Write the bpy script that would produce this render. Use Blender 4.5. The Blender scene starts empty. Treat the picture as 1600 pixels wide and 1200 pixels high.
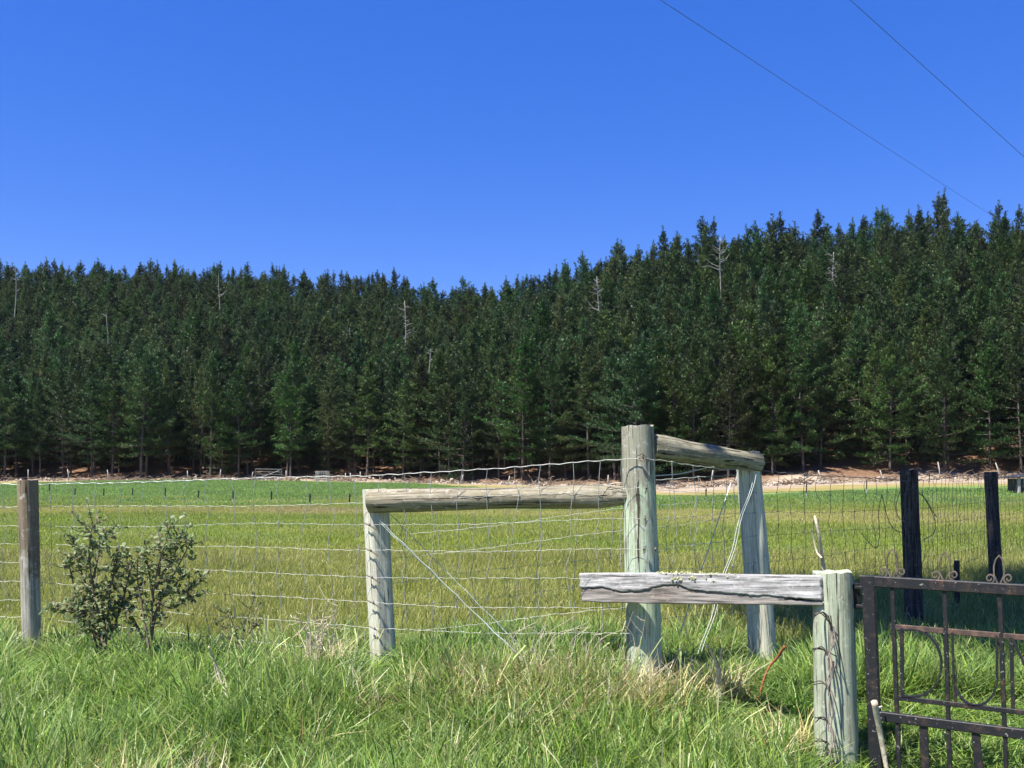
import bpy, math, random
import numpy as np
from mathutils import Vector, Matrix, Quaternion, noise as mn

# ------------------------------------------------------------------ camera, sky, sun
S = bpy.context.scene
R = math.radians
FPX, HOR, EYE = 1537.0, 740.0, 1.12          # focal length (px of a 1600 px frame), horizon row, eye height
cam_d = bpy.data.cameras.new('camera'); cam = bpy.data.objects.new('camera', cam_d)
S.collection.objects.link(cam); S.camera = cam
cam.location = (0, 0, EYE); cam.rotation_euler = (R(90), 0, 0)
cam_d.sensor_width = 36; cam_d.lens = 36 * FPX / 1600
cam_d.shift_y = (HOR - 600) / 1600
cam_d.clip_start = 0.05; cam_d.clip_end = 3000

SUN = Vector((-0.38, -0.28, 0.88)).normalized()  # direction towards the sun: high, behind and left of the camera
w = bpy.data.worlds.new('World'); S.world = w; w.use_nodes = True
wn = w.node_tree.nodes; wl = w.node_tree.links; wn.clear()
sky = wn.new('ShaderNodeTexSky'); sky.sky_type = 'NISHITA'; sky.sun_disc = False
sky.sun_elevation = math.asin(SUN.z); sky.sun_rotation = math.atan2(SUN.x, SUN.y)
sky.altitude = 300; sky.air_density = 1.0; sky.dust_density = 0.35; sky.ozone_density = 2.6
hs = wn.new('ShaderNodeHueSaturation'); hs.inputs['Hue'].default_value = 0.528; hs.inputs['Saturation'].default_value = 1.40
hs.inputs['Value'].default_value = 1.0
bg = wn.new('ShaderNodeBackground'); bg.inputs['Strength'].default_value = 0.089
wo = wn.new('ShaderNodeOutputWorld')
wl.new(sky.outputs[0], hs.inputs['Color']); mxs = wn.new('ShaderNodeMix'); mxs.data_type = 'RGBA'; mxs.inputs[0].default_value = 0.36; mxs.inputs[7].default_value = (0.25, 1.25, 4.6, 1)
wl.new(hs.outputs[0], mxs.inputs[6]); wl.new(mxs.outputs[2], bg.inputs['Color']); wl.new(bg.outputs[0], wo.inputs['Surface'])
sd = bpy.data.lights.new('sun', 'SUN'); sun = bpy.data.objects.new('sun', sd); S.collection.objects.link(sun)
sd.energy = 5.0; sd.angle = R(0.5); sd.color = (1.0, 0.955, 0.88)
sun.rotation_euler = SUN.to_track_quat('Z', 'Y').to_euler(); sun.location = SUN * 50
S.view_settings.view_transform = 'Standard'; S.view_settings.look = 'None'
S.view_settings.exposure = 1.15; S.view_settings.gamma = 1.0; S.view_settings.use_curve_mapping = False

# ------------------------------------------------------------------ helpers
C = S.collection
PROTO = bpy.data.collections                      # prototypes for scattered ground cover live in unlinked collections
rnd = random.Random(7); rng = np.random.default_rng(7)

def P(px, py, D): return Vector(((px - 800) / FPX * D, D, EYE + (HOR - py) / FPX * D))
def tag(o, label=None, cat=None, group=None, kind=None):
    if label: o['label'] = label
    if cat: o['category'] = cat
    if group: o['group'] = group
    if kind: o['kind'] = kind
    return o
def empty(name, loc, label, cat, group=None):
    o = bpy.data.objects.new(name, None); C.objects.link(o); o.location = loc
    o.empty_display_size = 0.1
    return tag(o, label, cat, group)
def put(name, me, parent=None, link=True, **kw):
    o = bpy.data.objects.new(name, me)
    if link: C.objects.link(o)
    if parent is not None:
        o.parent = parent
        l = parent.location
        if parent.parent: l = l + parent.parent.location
        o.matrix_parent_inverse = Matrix.Translation(l).inverted() if parent.rotation_euler.to_quaternion().angle == 0 else Matrix()
    return tag(o, **kw)
def np_mesh(name, V, F, mats, col=None, midx=None, smooth=False):
    """V (n,3), F list of arrays (m,k) or a single array"""
    me = bpy.data.meshes.new(name)
    Fs = F if isinstance(F, list) else [F]
    Fs = [np.asarray(f, dtype=np.int32) for f in Fs if len(f)]
    me.vertices.add(len(V)); me.vertices.foreach_set('co', np.asarray(V, dtype=np.float32).ravel())
    loops = np.concatenate([f.ravel() for f in Fs]); tot = np.concatenate([np.full(len(f), f.shape[1], dtype=np.int32) for f in Fs])
    me.loops.add(len(loops)); me.loops.foreach_set('vertex_index', loops)
    me.polygons.add(len(tot)); st = np.concatenate([[0], np.cumsum(tot)[:-1]]).astype(np.int32)
    me.polygons.foreach_set('loop_start', st)
    if midx is not None: me.polygons.foreach_set('material_index', np.asarray(midx, dtype=np.int32))
    me.polygons.foreach_set('use_smooth', np.full(len(tot), smooth))
    if col is not None:
        a = me.color_attributes.new('Col', 'FLOAT_COLOR', 'POINT')
        c = np.ones((len(V), 4), dtype=np.float32); c[:, :3] = col; a.data.foreach_set('color', c.ravel())
    for m in (mats if isinstance(mats, (list, tuple)) else [mats]): me.materials.append(m)
    me.update(calc_edges=True); me.validate()
    return me

class MB:
    def __init__(s): s.v = []; s.f = []; s.m = []
    def add(s, v, f, mi=0):
        o = len(s.v); s.v += [tuple(x) for x in v]
        s.f += [tuple(i + o for i in q) for q in f]; s.m += [mi] * len(f)
    def tube(s, path, rad, n=5, mi=0, cap=True):
        path = [Vector(p) for p in path]; k = len(path)
        if not hasattr(rad, '__len__'): rad = [rad] * k
        t0 = (path[1] - path[0]).normalized()
        a = Vector((0, 0, 1)) if abs(t0.z) < 0.9 else Vector((1, 0, 0))
        u = t0.cross(a).normalized(); vs = []
        for i, p in enumerate(path):
            t = (path[min(i + 1, k - 1)] - path[max(i - 1, 0)])
            if t.length < 1e-9: t = t0
            t.normalize(); u = (u - t * u.dot(t))
            if u.length < 1e-6: u = t.orthogonal()
            u.normalize(); b = t.cross(u)
            for j in range(n):
                an = 2 * math.pi * j / n
                vs.append(p + (u * math.cos(an) + b * math.sin(an)) * rad[i])
        fs = [(i * n + j, i * n + (j + 1) % n, (i + 1) * n + (j + 1) % n, (i + 1) * n + j) for i in range(k - 1) for j in range(n)]
        if cap: fs += [tuple(range(n - 1, -1, -1)), tuple((k - 1) * n + j for j in range(n))]
        s.add(vs, fs, mi)
    def bar(s, a, b, wx, wy, side, mi=0, bev=0.12):
        """rectangular bar with chamfered edges from a to b; side = direction of the wx width"""
        a = Vector(a); b = Vector(b); t = (b - a).normalized()
        sx = Vector(side); sx = (sx - t * sx.dot(t)).normalized(); sy = t.cross(sx)
        c = min(wx, wy) * bev; hx, hy = wx / 2, wy / 2
        pr = [(hx - c, -hy), (hx, -hy + c), (hx, hy - c), (hx - c, hy), (-hx + c, hy), (-hx, hy - c), (-hx, -hy + c), (-hx + c, -hy)]
        vs = [p + sx * x + sy * y for p in (a, b) for x, y in pr]
        fs = [(j, (j + 1) % 8, 8 + (j + 1) % 8, 8 + j) for j in range(8)] + [tuple(range(7, -1, -1)), tuple(range(8, 16))]
        s.add(vs, fs, mi)
    def knot(s, p, r):
        p = Vector(p); d = [(1, 0, 0), (-1, 0, 0), (0, 1, 0), (0, -1, 0), (0, 0, 1.2), (0, 0, -1.2)]
        s.add([p + Vector(q) * r for q in d], [(0, 2, 4), (2, 1, 4), (1, 3, 4), (3, 0, 4), (2, 0, 5), (1, 2, 5), (3, 1, 5), (0, 3, 5)])
    def mesh(s, name, mats, smooth=False):
        me = bpy.data.meshes.new(name); me.from_pydata(s.v, [], s.f); me.update()
        ms = mats if isinstance(mats, (list, tuple)) else [mats]
        for m in ms: me.materials.append(m)
        if len(ms) > 1: me.polygons.foreach_set('material_index', s.m)
        if smooth: me.polygons.foreach_set('use_smooth', [True] * len(me.polygons))
        return me
    def build(s, name, mats, parent=None, smooth=False, **kw):
        return put(name, s.mesh(name, mats, smooth), parent, **kw)

# ------------------------------------------------------------------ materials
def newmat(name):
    m = bpy.data.materials.new(name); m.use_nodes = True
    nt = m.node_tree; b = nt.nodes['Principled BSDF']
    return m, nt, b
def nd(nt, t, **kw):
    n = nt.nodes.new(t)
    for k, v in kw.items():
        if k.startswith('_'): setattr(n, k[1:], v)
        else: n.inputs[k.replace('__', ' ')].default_value = v
    return n
def ramp(nt, src, stops, interp='LINEAR'):
    r = nt.nodes.new('ShaderNodeValToRGB'); r.color_ramp.interpolation = interp
    e = r.color_ramp.elements
    while len(e) < len(stops): e.new(0.5)
    for i, (p, c) in enumerate(stops):
        e[i].position = p; e[i].color = (*c, 1) if len(c) == 3 else c
    nt.links.new(src, r.inputs[0]); return r.outputs[0]
def mixc(nt, fac, a, b, mode='MIX'):
    m = nt.nodes.new('ShaderNodeMix'); m.data_type = 'RGBA'; m.blend_type = mode
    for sck, v in ((m.inputs[0], fac), (m.inputs[6], a), (m.inputs[7], b)):
        if isinstance(v, bpy.types.NodeSocket): nt.links.new(v, sck)
        else: sck.default_value = v if not isinstance(v, tuple) else (*v, 1)
    return m.outputs[2]
G = lambda v: (v, v, v)
def coords(nt, scale, kind='Object'):
    tc = nt.nodes.new('ShaderNodeTexCoord'); mp = nt.nodes.new('ShaderNodeMapping'); mp.inputs['Scale'].default_value = scale
    nt.links.new(tc.outputs[kind], mp.inputs[0]); return mp.outputs[0]
def noise(nt, vec, scale, detail=6, rough=0.6, dist=0.0):
    n = nd(nt, 'ShaderNodeTexNoise', Scale=scale, Detail=detail, Roughness=rough, Distortion=dist)
    nt.links.new(vec, n.inputs['Vector']); return n.outputs['Fac']

def wood(name, dark, mid, light, tint=None, tint_amt=0.5, stain=None, lichen=None, seed=0.0, bump=0.5, side_tint=False):
    """weathered timber: grain runs along the object's own z axis"""
    m, nt, b = newmat(name)
    v = coords(nt, (1, 1, 0.09)); vo = coords(nt, (1, 1, 0.35)); vr = coords(nt, (1, 1, 1))
    v2 = coords(nt, (1, 1, 0.045))
    ga = noise(nt, v, 34 + seed, 10, 0.75, 0.15); gb = noise(nt, v2, 120 + seed, 5, 0.7); gc = noise(nt, vr, 5.5 + seed, 6, 0.65)
    g1 = mixc(nt, 0.5, ga, gb); k_ = 1.0
    dark, mid, light = [tuple(c * k_ for c in q) for q in (dark, mid, light)]
    if tint: tint = tuple(c * k_ for c in tint)
    if lichen: lichen = tuple(c * 0.85 for c in lichen)
    col = ramp(nt, g1, [(0.42, tuple(c * .7 for c in dark)), (0.50, mid), (0.57, light)])
    stk = ramp(nt, noise(nt, coords(nt, (1, 1, 0.02)), 75 + seed, 5, 0.7), [(0.38, G(0.75)), (0.48, G(0))])     # dark weathered streaks along the grain
    col = mixc(nt, ramp(nt, gc, [(0.42, G(0)), (0.68, G(0.7))]), col, tuple(c * 1.35 for c in dark))
    if tint:
        t = noise(nt, vo, 6.5 + seed, 5, 0.6)
        f = ramp(nt, t, [(0.34, G(0.1)), (0.56, G(tint_amt))])
        col = mixc(nt, f, col, tint)
        # streaks of the tint itself vary
        col = mixc(nt, ramp(nt, noise(nt, v, 60, 4), [(0.35, G(0.0)), (0.7, G(0.35))]), col, tuple(min(1, c * 1.5) for c in tint))
    if stain:   # brown weathering with an outline of its own on the upper part of the timber
        tc = nt.nodes.new('ShaderNodeTexCoord'); sp = nt.nodes.new('ShaderNodeSeparateXYZ'); nt.links.new(tc.outputs['Object'], sp.inputs[0])
        mr = nd(nt, 'ShaderNodeMapRange'); mr.inputs[1].default_value = stain[1]; mr.inputs[2].default_value = stain[2]
        nt.links.new(sp.outputs['Z'], mr.inputs[0])
        ad = nd(nt, 'ShaderNodeMath', _operation='MULTIPLY_ADD'); nt.links.new(noise(nt, vo, 9, 6), ad.inputs[0]); ad.inputs[1].default_value = 1.6
        nt.links.new(mr.outputs[0], ad.inputs[2])
        f = ramp(nt, ad.outputs[0], [(0.9, G(0)), (1.35, G(0.85))])
        col = mixc(nt, f, col, mixc(nt, g1, tuple(c * 0.45 for c in stain[0]), tuple(min(1, c * 1.5) for c in stain[0])))
    if lichen:
        l = noise(nt, vr, 34, 5, 0.7); f = ramp(nt, l, [(0.60, G(0)), (0.67, G(0.8))])
        col = mixc(nt, f, col, lichen)
    col = mixc(nt, stk, col, tuple(c * 0.9 for c in dark))
    bl = ramp(nt, noise(nt, vo, 15 + seed, 9, 0.8), [(0.57, G(0)), (0.64, G(0.65))])       # dark mould blotches
    col = mixc(nt, bl, col, tuple(c * 0.75 for c in dark))
    pl = ramp(nt, noise(nt, vr, 22 + seed * 1.7, 8, 0.75), [(0.56, G(0)), (0.62, G(0.55))])  # pale crust lichen
    col = mixc(nt, pl, col, tuple(min(.6, c * 1.25) for c in light))
    ck = noise(nt, coords(nt, (1, 1, 0.028)), 60 + seed, 4, 0.6, 0.1)
    cf = ramp(nt, ck, [(0.36, G(1)), (0.385, G(0))])
    col = mixc(nt, cf, col, tuple(c * 0.25 for c in dark))
    nt.links.new(col, b.inputs['Base Color']); b.inputs['Roughness'].default_value = 0.9; b.inputs['Specular IOR Level'].default_value = 0.15
    h = mixc(nt, cf, g1, G(0.0))
    bp = nd(nt, 'ShaderNodeBump', Strength=bump, Distance=0.007); nt.links.new(h, bp.inputs['Height']); nt.links.new(bp.outputs[0], b.inputs['Normal'])
    return m

def leafmat(name, rvar=0.25, trans=0.25, rough=0.55, spec=0.25, base=None, hue=0.03, sat=1.0):
    m, nt, b = newmat(name)
    if base is None:
        a = nt.nodes.new('ShaderNodeAttribute'); a.attribute_name = 'Col'; src = a.outputs['Color']
    else:
        a = nd(nt, 'ShaderNodeRGB'); a.outputs[0].default_value = (*base, 1); src = a.outputs[0]
    oi = nt.nodes.new('ShaderNodeObjectInfo')
    h = nd(nt, 'ShaderNodeHueSaturation'); nt.links.new(src, h.inputs['Color'])
    for inp, lo, hi, mul in (('Value', 1 - rvar, 1 + rvar, 1.0), ('Hue', 0.5 - hue, 0.5 + hue, 7.31), ('Saturation', sat - 0.15, sat + 0.1, 3.77)):
        f = nd(nt, 'ShaderNodeMath', _operation='MULTIPLY'); nt.links.new(oi.outputs['Random'], f.inputs[0]); f.inputs[1].default_value = mul
        fr = nd(nt, 'ShaderNodeMath', _operation='FRACT'); nt.links.new(f.outputs[0], fr.inputs[0])
        mr = nd(nt, 'ShaderNodeMapRange'); nt.links.new(fr.outputs[0], mr.inputs[0]); mr.inputs[3].default_value = lo; mr.inputs[4].default_value = hi
        nt.links.new(mr.outputs[0], h.inputs[inp])
    nt.links.new(h.outputs[0], b.inputs['Base Color']); b.inputs['Roughness'].default_value = rough; b.inputs['Specular IOR Level'].default_value = spec
    tr = nt.nodes.new('ShaderNodeBsdfTranslucent'); nt.links.new(h.outputs[0], tr.inputs['Color'])
    mx = nd(nt, 'ShaderNodeMixShader', Fac=trans); nt.links.new(b.outputs[0], mx.inputs[1]); nt.links.new(tr.outputs[0], mx.inputs[2])
    nt.links.new(mx.outputs[0], nt.nodes['Material Output'].inputs['Surface'])
    return m

def simple(name, c1, c2, scale=20, rough=0.8, metal=0.0, bump=0.0, spec=0.3, stretch=(1, 1, 1)):
    m, nt, b = newmat(name)
    n = noise(nt, coords(nt, stretch), scale, 6, 0.65)
    nt.links.new(ramp(nt, n, [(0.35, c1), (0.65, c2)]), b.inputs['Base Color'])
    b.inputs['Roughness'].default_value = rough; b.inputs['Metallic'].default_value = metal; b.inputs['Specular IOR Level'].default_value = spec
    if bump:
        bp = nd(nt, 'ShaderNodeBump', Strength=bump, Distance=0.02); nt.links.new(n, bp.inputs['Height']); nt.links.new(bp.outputs[0], b.inputs['Normal'])
    return m

M = {}
M['wood_left'] = wood('weathered_post_wood', (0.16, 0.13, 0.105), (0.30, 0.27, 0.23), (0.47, 0.45, 0.40), tint=(0.42, 0.43, 0.34), tint_amt=0.4, stain=((0.20, 0.145, 0.09), 0.7, 1.5))
M['wood_brace'] = wood('pale_post_wood', (0.33, 0.29, 0.22), (0.50, 0.465, 0.375), (0.64, 0.61, 0.51), tint=(0.50, 0.53, 0.40), tint_amt=0.5, seed=3)
M['wood_strainer'] = wood('green_tinged_post_wood', (0.23, 0.205, 0.15), (0.43, 0.43, 0.325), (0.57, 0.565, 0.46), tint=(0.40, 0.51, 0.345), tint_amt=0.8, seed=6, stain=((0.26, 0.24, 0.19), 1.1, 2.0))
M['wood_rail'] = wood('grey_rail_wood', (0.095, 0.078, 0.058), (0.235, 0.205, 0.16), (0.385, 0.355, 0.295), tint=(0.26, 0.235, 0.16), tint_amt=0.5, lichen=(0.43, 0.36, 0.19), seed=2, bump=0.8)
M['wood_rail_dark'] = wood('flaking_rail_wood', (0.08, 0.067, 0.045), (0.22, 0.195, 0.145), (0.36, 0.33, 0.26), tint=(0.28, 0.265, 0.18), tint_amt=0.5, lichen=(0.36, 0.33, 0.2), seed=9, bump=1.0)
M['wood_gatepost'] = wood('lichened_post_wood', (0.22, 0.205, 0.15), (0.37, 0.36, 0.275), (0.50, 0.495, 0.40), tint=(0.35, 0.41, 0.29), tint_amt=0.65, lichen=(0.50, 0.49, 0.33), seed=5, bump=0.7)
M['wood_shaded'] = wood('shade_darkened_post_wood', (0.03, 0.026, 0.023), (0.07, 0.062, 0.054), (0.12, 0.11, 0.095), seed=4)  # the tree's shade on these posts is put into the near-black wood colour
M['board_pale'] = wood('bleached_board_wood', (0.20, 0.19, 0.18), (0.37, 0.358, 0.35), (0.50, 0.49, 0.485), seed=8, bump=0.5)
M['board_brown'] = wood('brown_board_wood', (0.085, 0.065, 0.05), (0.17, 0.14, 0.118), (0.27, 0.24, 0.21), seed=1, tint=(0.30, 0.28, 0.26), tint_amt=0.6, bump=0.6)
M['wire'] = simple('galvanised_wire', (0.25, 0.26, 0.245), (0.40, 0.41, 0.39), 30, 0.5, 0.25)
M['wire_rusty'] = simple('rusty_wire', (0.10, 0.085, 0.075), (0.22, 0.18, 0.15), 30, 0.7, 0.2)
M['wire_brace'] = simple('bright_brace_wire', (0.34, 0.39, 0.36), (0.48, 0.53, 0.49), 30, 0.45, 0.2)
M['cable'] = simple('power_cable', (0.035, 0.045, 0.09), (0.05, 0.06, 0.11), 3, 0.6)
M['black_plastic'] = simple('black_plastic', (0.015, 0.015, 0.015), (0.03, 0.03, 0.03), 30, 0.5)
M['white_post'] = simple('pale_post', (0.27, 0.26, 0.23), (0.42, 0.405, 0.37), 12, 0.85, stretch=(1, 1, 0.2))
M['steel'] = simple('grey_gate_steel', (0.09, 0.10, 0.10), (0.17, 0.18, 0.18), 8, 0.5, 0.4)
M['stick'] = simple('bleached_stick', (0.42, 0.34, 0.23), (0.66, 0.58, 0.44), 40, 0.85, bump=0.3)
M['rust'] = simple('rust', (0.16, 0.055, 0.025), (0.30, 0.11, 0.05), 40, 0.85, bump=0.3)
M['snag'] = simple('bleached_dead_wood', (0.16, 0.155, 0.14), (0.29, 0.28, 0.255), 6, 0.9)
M['bark'] = simple('pine_bark', (0.05, 0.042, 0.036), (0.135, 0.112, 0.095), 7, 0.95, bump=0.5, stretch=(1, 1, 0.3))
M['stem'] = simple('shrub_stem', (0.09, 0.07, 0.045), (0.19, 0.14, 0.09), 40, 0.85)
M['dark_steel'] = simple('dark_sheet', (0.02, 0.022, 0.028), (0.05, 0.05, 0.055), 3, 0.5)
M['straw'] = leafmat('straw', 0.18, 0.2, 0.7, 0.15, hue=0.012)
M['grass'] = leafmat('green_grass_blades', 0.22, 0.42, 0.42, 0.35, hue=0.018)
M['paddock'] = leafmat('paddock_grass_blades', 0.14, 0.42, 0.55, 0.2, hue=0.012)
M['leaf'] = leafmat('shrub_leaf', 0.2, 0.42, 0.5, 0.3, hue=0.015)
M['needles'] = leafmat('pine_needles', 0.38, 0.22, 0.55, 0.25, hue=0.04)
# iron: black paint flaking to rust, with pale flecks
m, nt, b = newmat('flaking_black_iron'); v = coords(nt, (1, 1, 1))
c = ramp(nt, noise(nt, v, 18, 8, 0.7), [(0.50, (0.012, 0.012, 0.015)), (0.60, (0.035, 0.025, 0.022)), (0.72, (0.13, 0.062, 0.036))])
c = mixc(nt, ramp(nt, noise(nt, v, 75, 3, 0.5), [(0.67, G(0)), (0.71, G(0.8))]), c, (0.26, 0.25, 0.23))
nt.links.new(c, b.inputs['Base Color']); b.inputs['Roughness'].default_value = 0.55; b.inputs['Specular IOR Level'].default_value = 0.4
bp = nd(nt, 'ShaderNodeBump', Strength=0.35, Distance=0.004); nt.links.new(noise(nt, v, 60, 6), bp.inputs['Height']); nt.links.new(bp.outputs[0], b.inputs['Normal'])
M['iron'] = m
m, nt, b = newmat('rusty_iron'); v = coords(nt, (1, 1, 1))
c = ramp(nt, noise(nt, v, 25, 8, 0.7), [(0.35, (0.035, 0.027, 0.025)), (0.5, (0.085, 0.05, 0.038)), (0.68, (0.17, 0.10, 0.07))])
nt.links.new(c, b.inputs['Base Color']); b.inputs['Roughness'].default_value = 0.8
M['iron_rusty'] = m
M['iron_grey'] = simple('weathered_iron', (0.06, 0.05, 0.045), (0.17, 0.135, 0.105), 40, 0.8)

# ------------------------------------------------------------------ terrain
def ip(x, xs, ys): return np.interp(x, xs, ys)
def t_px(X, Y): return 800 + FPX * np.clip(X / np.maximum(Y, 3.0), -0.8, 0.8)
def f_tan(px): return ip(px, [0, 250, 500, 650, 800, 1050, 1250, 1400, 1500, 1600], [84, 98, 95, 82, 66, 48, 54, 57, 57, 56])
def f_edge(px): return ip(px, [-400, 0, 600, 800, 1050, 1300, 1450, 1600, 1900], [102, 100, 97, 86, 77, 76, 78, 80, 80])
def f_zedge(px): return ip(px, [0, 300, 600, 850, 1050, 1300, 1450, 1600], [0.30, 0.50, 0.30, 0.05, 0.0, 0.40, 0.70, 0.70])
def f_crest(px): return ip(px, [0, 700, 850, 1100, 1600], [200, 188, 165, 150, 148])
SKX = [-300, 0, 100, 200, 300, 400, 500, 600, 700, 760, 800, 850, 900, 1000, 1050, 1100, 1200, 1300, 1400, 1500, 1600, 1900]
SKY = [416, 412, 411, 414, 413, 418, 423, 430, 442, 446, 440, 424, 410, 396, 384, 376, 365, 358, 352, 350, 348, 348]
def f_sky(px): return (HOR - ip(px, SKX, SKY)) / FPX
TREE_H = 12.0
def gz(X, Y):
    X = np.asarray(X, float); Y = np.asarray(Y, float)
    px = t_px(X, Y); De = f_edge(px); ze = f_zedge(px); Dc = f_crest(px); zc = f_sky(px) * Dc + EYE - TREE_H
    t = np.clip((Y - 38) / (De - 38), 0, 1); z = ze * t * t * (3 - 2 * t)
    k = np.clip(Y - De, 0, None); L = Dc - De
    rt = np.clip((px - 850) / 250, 0, 1)
    hill = ze + (zc - ze) * np.clip(k / L, 0, 1) ** (1.45 - 0.15 * rt) + 0.2 * rt * (1 - np.exp(-k / 3.0)) * np.clip(1 - k / L, 0, 1)
    hill -= np.clip(k - L - 6, 0, None) * 0.12
    z = np.where(k > 0, hill, z)
    v = np.clip((5.3 - Y) / 1.5, 0, 1); z = z - 0.24 * v * v * (3 - 2 * v)      # the verge dips to the road side
    z = z + 0.02 * np.sin(X * 1.3 + 1) * np.cos(Y * 0.9) * np.clip(Y / 6, 0, 1) + 0.05 * np.sin(X * 0.21 + 2) * np.sin(Y * 0.17) * np.clip((Y - 9) / 20, 0, 1)
    return z
def gz1(x, y): return float(gz(x, y))
def sp(a, b, n, k): 
    t = np.linspace(-1, 1, n) if a < 0 else np.linspace(0, 1, n)
    return np.sinh(t * k) / np.sinh(k) * b
xs = sp(-1, 520, 281, 5.2)
ys = np.concatenate([np.linspace(-60, -0.5, 14), 0 + sp(0, 700, 380, 4.6)])
XX, YY = np.meshgrid(xs, ys); ZZ = gz(XX, YY)
px = t_px(XX, YY); De = f_edge(px); Dt = f_tan(px)
nse = np.array([[mn.noise(Vector((x * 0.15, y * 0.1, 0))) for x in xs] for y in ys])
ZZ += np.where(YY > De, np.array([[mn.noise(Vector((x * 0.35, y * 0.35, 5))) for x in xs] for y in ys]) * 0.35, 0)
forest = np.clip((YY - De - 1.0 + nse * 2) / 3, 0, 1)
tan = 0.5 * np.clip((YY - Dt + nse * 5) / 4, 0, 1) + 0.5 * np.clip((YY - De + ip(px, [0, 900, 1050, 1300, 1600], [6, 8, 22, 14, 16]) + nse * 6) / 5, 0, 1)
lush = np.clip((YY - ip(px, [0, 600, 900, 1600], [29, 31, 36, 36]) + nse * 22) / 16, 0, 1)
nx, ny = len(xs), len(ys)
idx = np.arange(nx * ny).reshape(ny, nx)
Fq = np.stack([idx[:-1, :-1], idx[:-1, 1:], idx[1:, 1:], idx[1:, :-1]], -1).reshape(-1, 4)
m, nt, b = newmat('paddock_ground')
at = nt.nodes.new('ShaderNodeAttribute'); at.attribute_name = 'Col'; sx = nt.nodes.new('ShaderNodeSeparateColor'); nt.links.new(at.outputs['Color'], sx.inputs[0])
v = coords(nt, (1, 1, 1)); vs = coords(nt, (0.5, 2.2, 1))
n1 = noise(nt, v, 0.35, 8, 0.7); n2 = noise(nt, v, 3.0, 8, 0.75); n3 = noise(nt, vs, 0.22, 6, 0.65)
olive = mixc(nt, ramp(nt, n3, [(0.35, G(0)), (0.65, G(1))]), (0.16, 0.19, 0.035), (0.23, 0.245, 0.06))
olive = mixc(nt, ramp(nt, n2, [(0.4, G(0)), (0.7, G(0.6))]), olive, (0.08, 0.115, 0.02))
lushc = mixc(nt, ramp(nt, n3, [(0.35, G(0)), (0.65, G(1))]), (0.095, 0.19, 0.05), (0.165, 0.235, 0.06))
lushc = mixc(nt, ramp(nt, n2, [(0.4, G(0)), (0.7, G(0.5))]), lushc, (0.075, 0.15, 0.04))
dry = mixc(nt, ramp(nt, n1, [(0.35, G(0)), (0.62, G(1))]), (0.19, 0.175, 0.055), (0.30, 0.235, 0.10))
bare = mixc(nt, ramp(nt, n1, [(0.40, G(0)), (0.58, G(1))]), (0.22, 0.16, 0.105), (0.34, 0.275, 0.20))
bare = mixc(nt, ramp(nt, n2, [(0.50, G(0)), (0.60, G(0.75))]), bare, (0.44, 0.38, 0.31))
tanc = mixc(nt, ramp(nt, sx.outputs[0], [(0.55, G(0)), (0.9, G(1))]), dry, bare)
flo = mixc(nt, ramp(nt, n2, [(0.35, G(0)), (0.65, G(1))]), (0.10, 0.058, 0.036), (0.21, 0.125, 0.075))
c = mixc(nt, sx.outputs[1], olive, lushc); c = mixc(nt, ramp(nt, sx.outputs[0], [(0.0, G(0)), (0.5, G(1))]), c, tanc); c = mixc(nt, sx.outputs[2], c, flo)
nt.links.new(c, b.inputs['Base Color']); b.inputs['Roughness'].default_value = 1.0; b.inputs['Specular IOR Level'].default_value = 0.05
bp = nd(nt, 'ShaderNodeBump', Strength=0.6, Distance=0.1); nt.links.new(n2, bp.inputs['Height']); nt.links.new(bp.outputs[0], b.inputs['Normal'])
col = np.stack([tan, lush, forest], -1).reshape(-1, 3)
gm = np_mesh('ground', np.stack([XX, YY, ZZ], -1).reshape(-1, 3), Fq, m, col=col, smooth=True)
put('ground', gm, label='grassy paddock rising into the hill under the pines', cat='ground', kind='structure')

# ------------------------------------------------------------------ scatter (only for uncountable grass and the far trees)
def scatter(name, pts, rot, scl, ids, protos, label, cat):
    col = bpy.data.collections.new(name + ' sources')
    for o in protos: col.objects.link(o)
    me = bpy.data.meshes.new(name); n = len(pts)
    me.vertices.add(n); me.vertices.foreach_set('co', np.asarray(pts, np.float32).ravel())
    for nm, ty, dat, key in (('rot', 'FLOAT_VECTOR', rot, 'vector'), ('scl', 'FLOAT_VECTOR', scl, 'vector'), ('pick', 'INT', ids, 'value')):
        a = me.attributes.new(nm, ty, 'POINT'); a.data.foreach_set(key, np.asarray(dat, np.float32 if ty != 'INT' else np.int32).ravel())
    me.update()
    o = put(name, me, label=label, cat=cat, kind='stuff')
    ng = bpy.data.node_groups.new(name, 'GeometryNodeTree')
    ng.interface.new_socket('Geometry', in_out='INPUT', socket_type='NodeSocketGeometry'); ng.interface.new_socket('Geometry', in_out='OUTPUT', socket_type='NodeSocketGeometry')
    N, L = ng.nodes, ng.links
    gi, go = N.new('NodeGroupInput'), N.new('NodeGroupOutput')
    ci = N.new('GeometryNodeCollectionInfo'); ci.inputs['Collection'].default_value = col
    ci.inputs['Separate Children'].default_value = True; ci.inputs['Reset Children'].default_value = True
    ins = N.new('GeometryNodeInstanceOnPoints'); ins.inputs['Pick Instance'].default_value = True
    L.new(gi.outputs[0], ins.inputs['Points']); L.new(ci.outputs[0], ins.inputs['Instance'])
    for nm, dt, sk in (('rot', 'FLOAT_VECTOR', 'Rotation'), ('scl', 'FLOAT_VECTOR', 'Scale'), ('pick', 'INT', 'Instance Index')):
        na = N.new('GeometryNodeInputNamedAttribute'); na.data_type = dt; na.inputs['Name'].default_value = nm
        L.new(na.outputs['Attribute'], ins.inputs[sk])
    L.new(ins.outputs[0], go.inputs[0])
    md = o.modifiers.new('scatter', 'NODES'); md.node_group = ng
    return o

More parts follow.
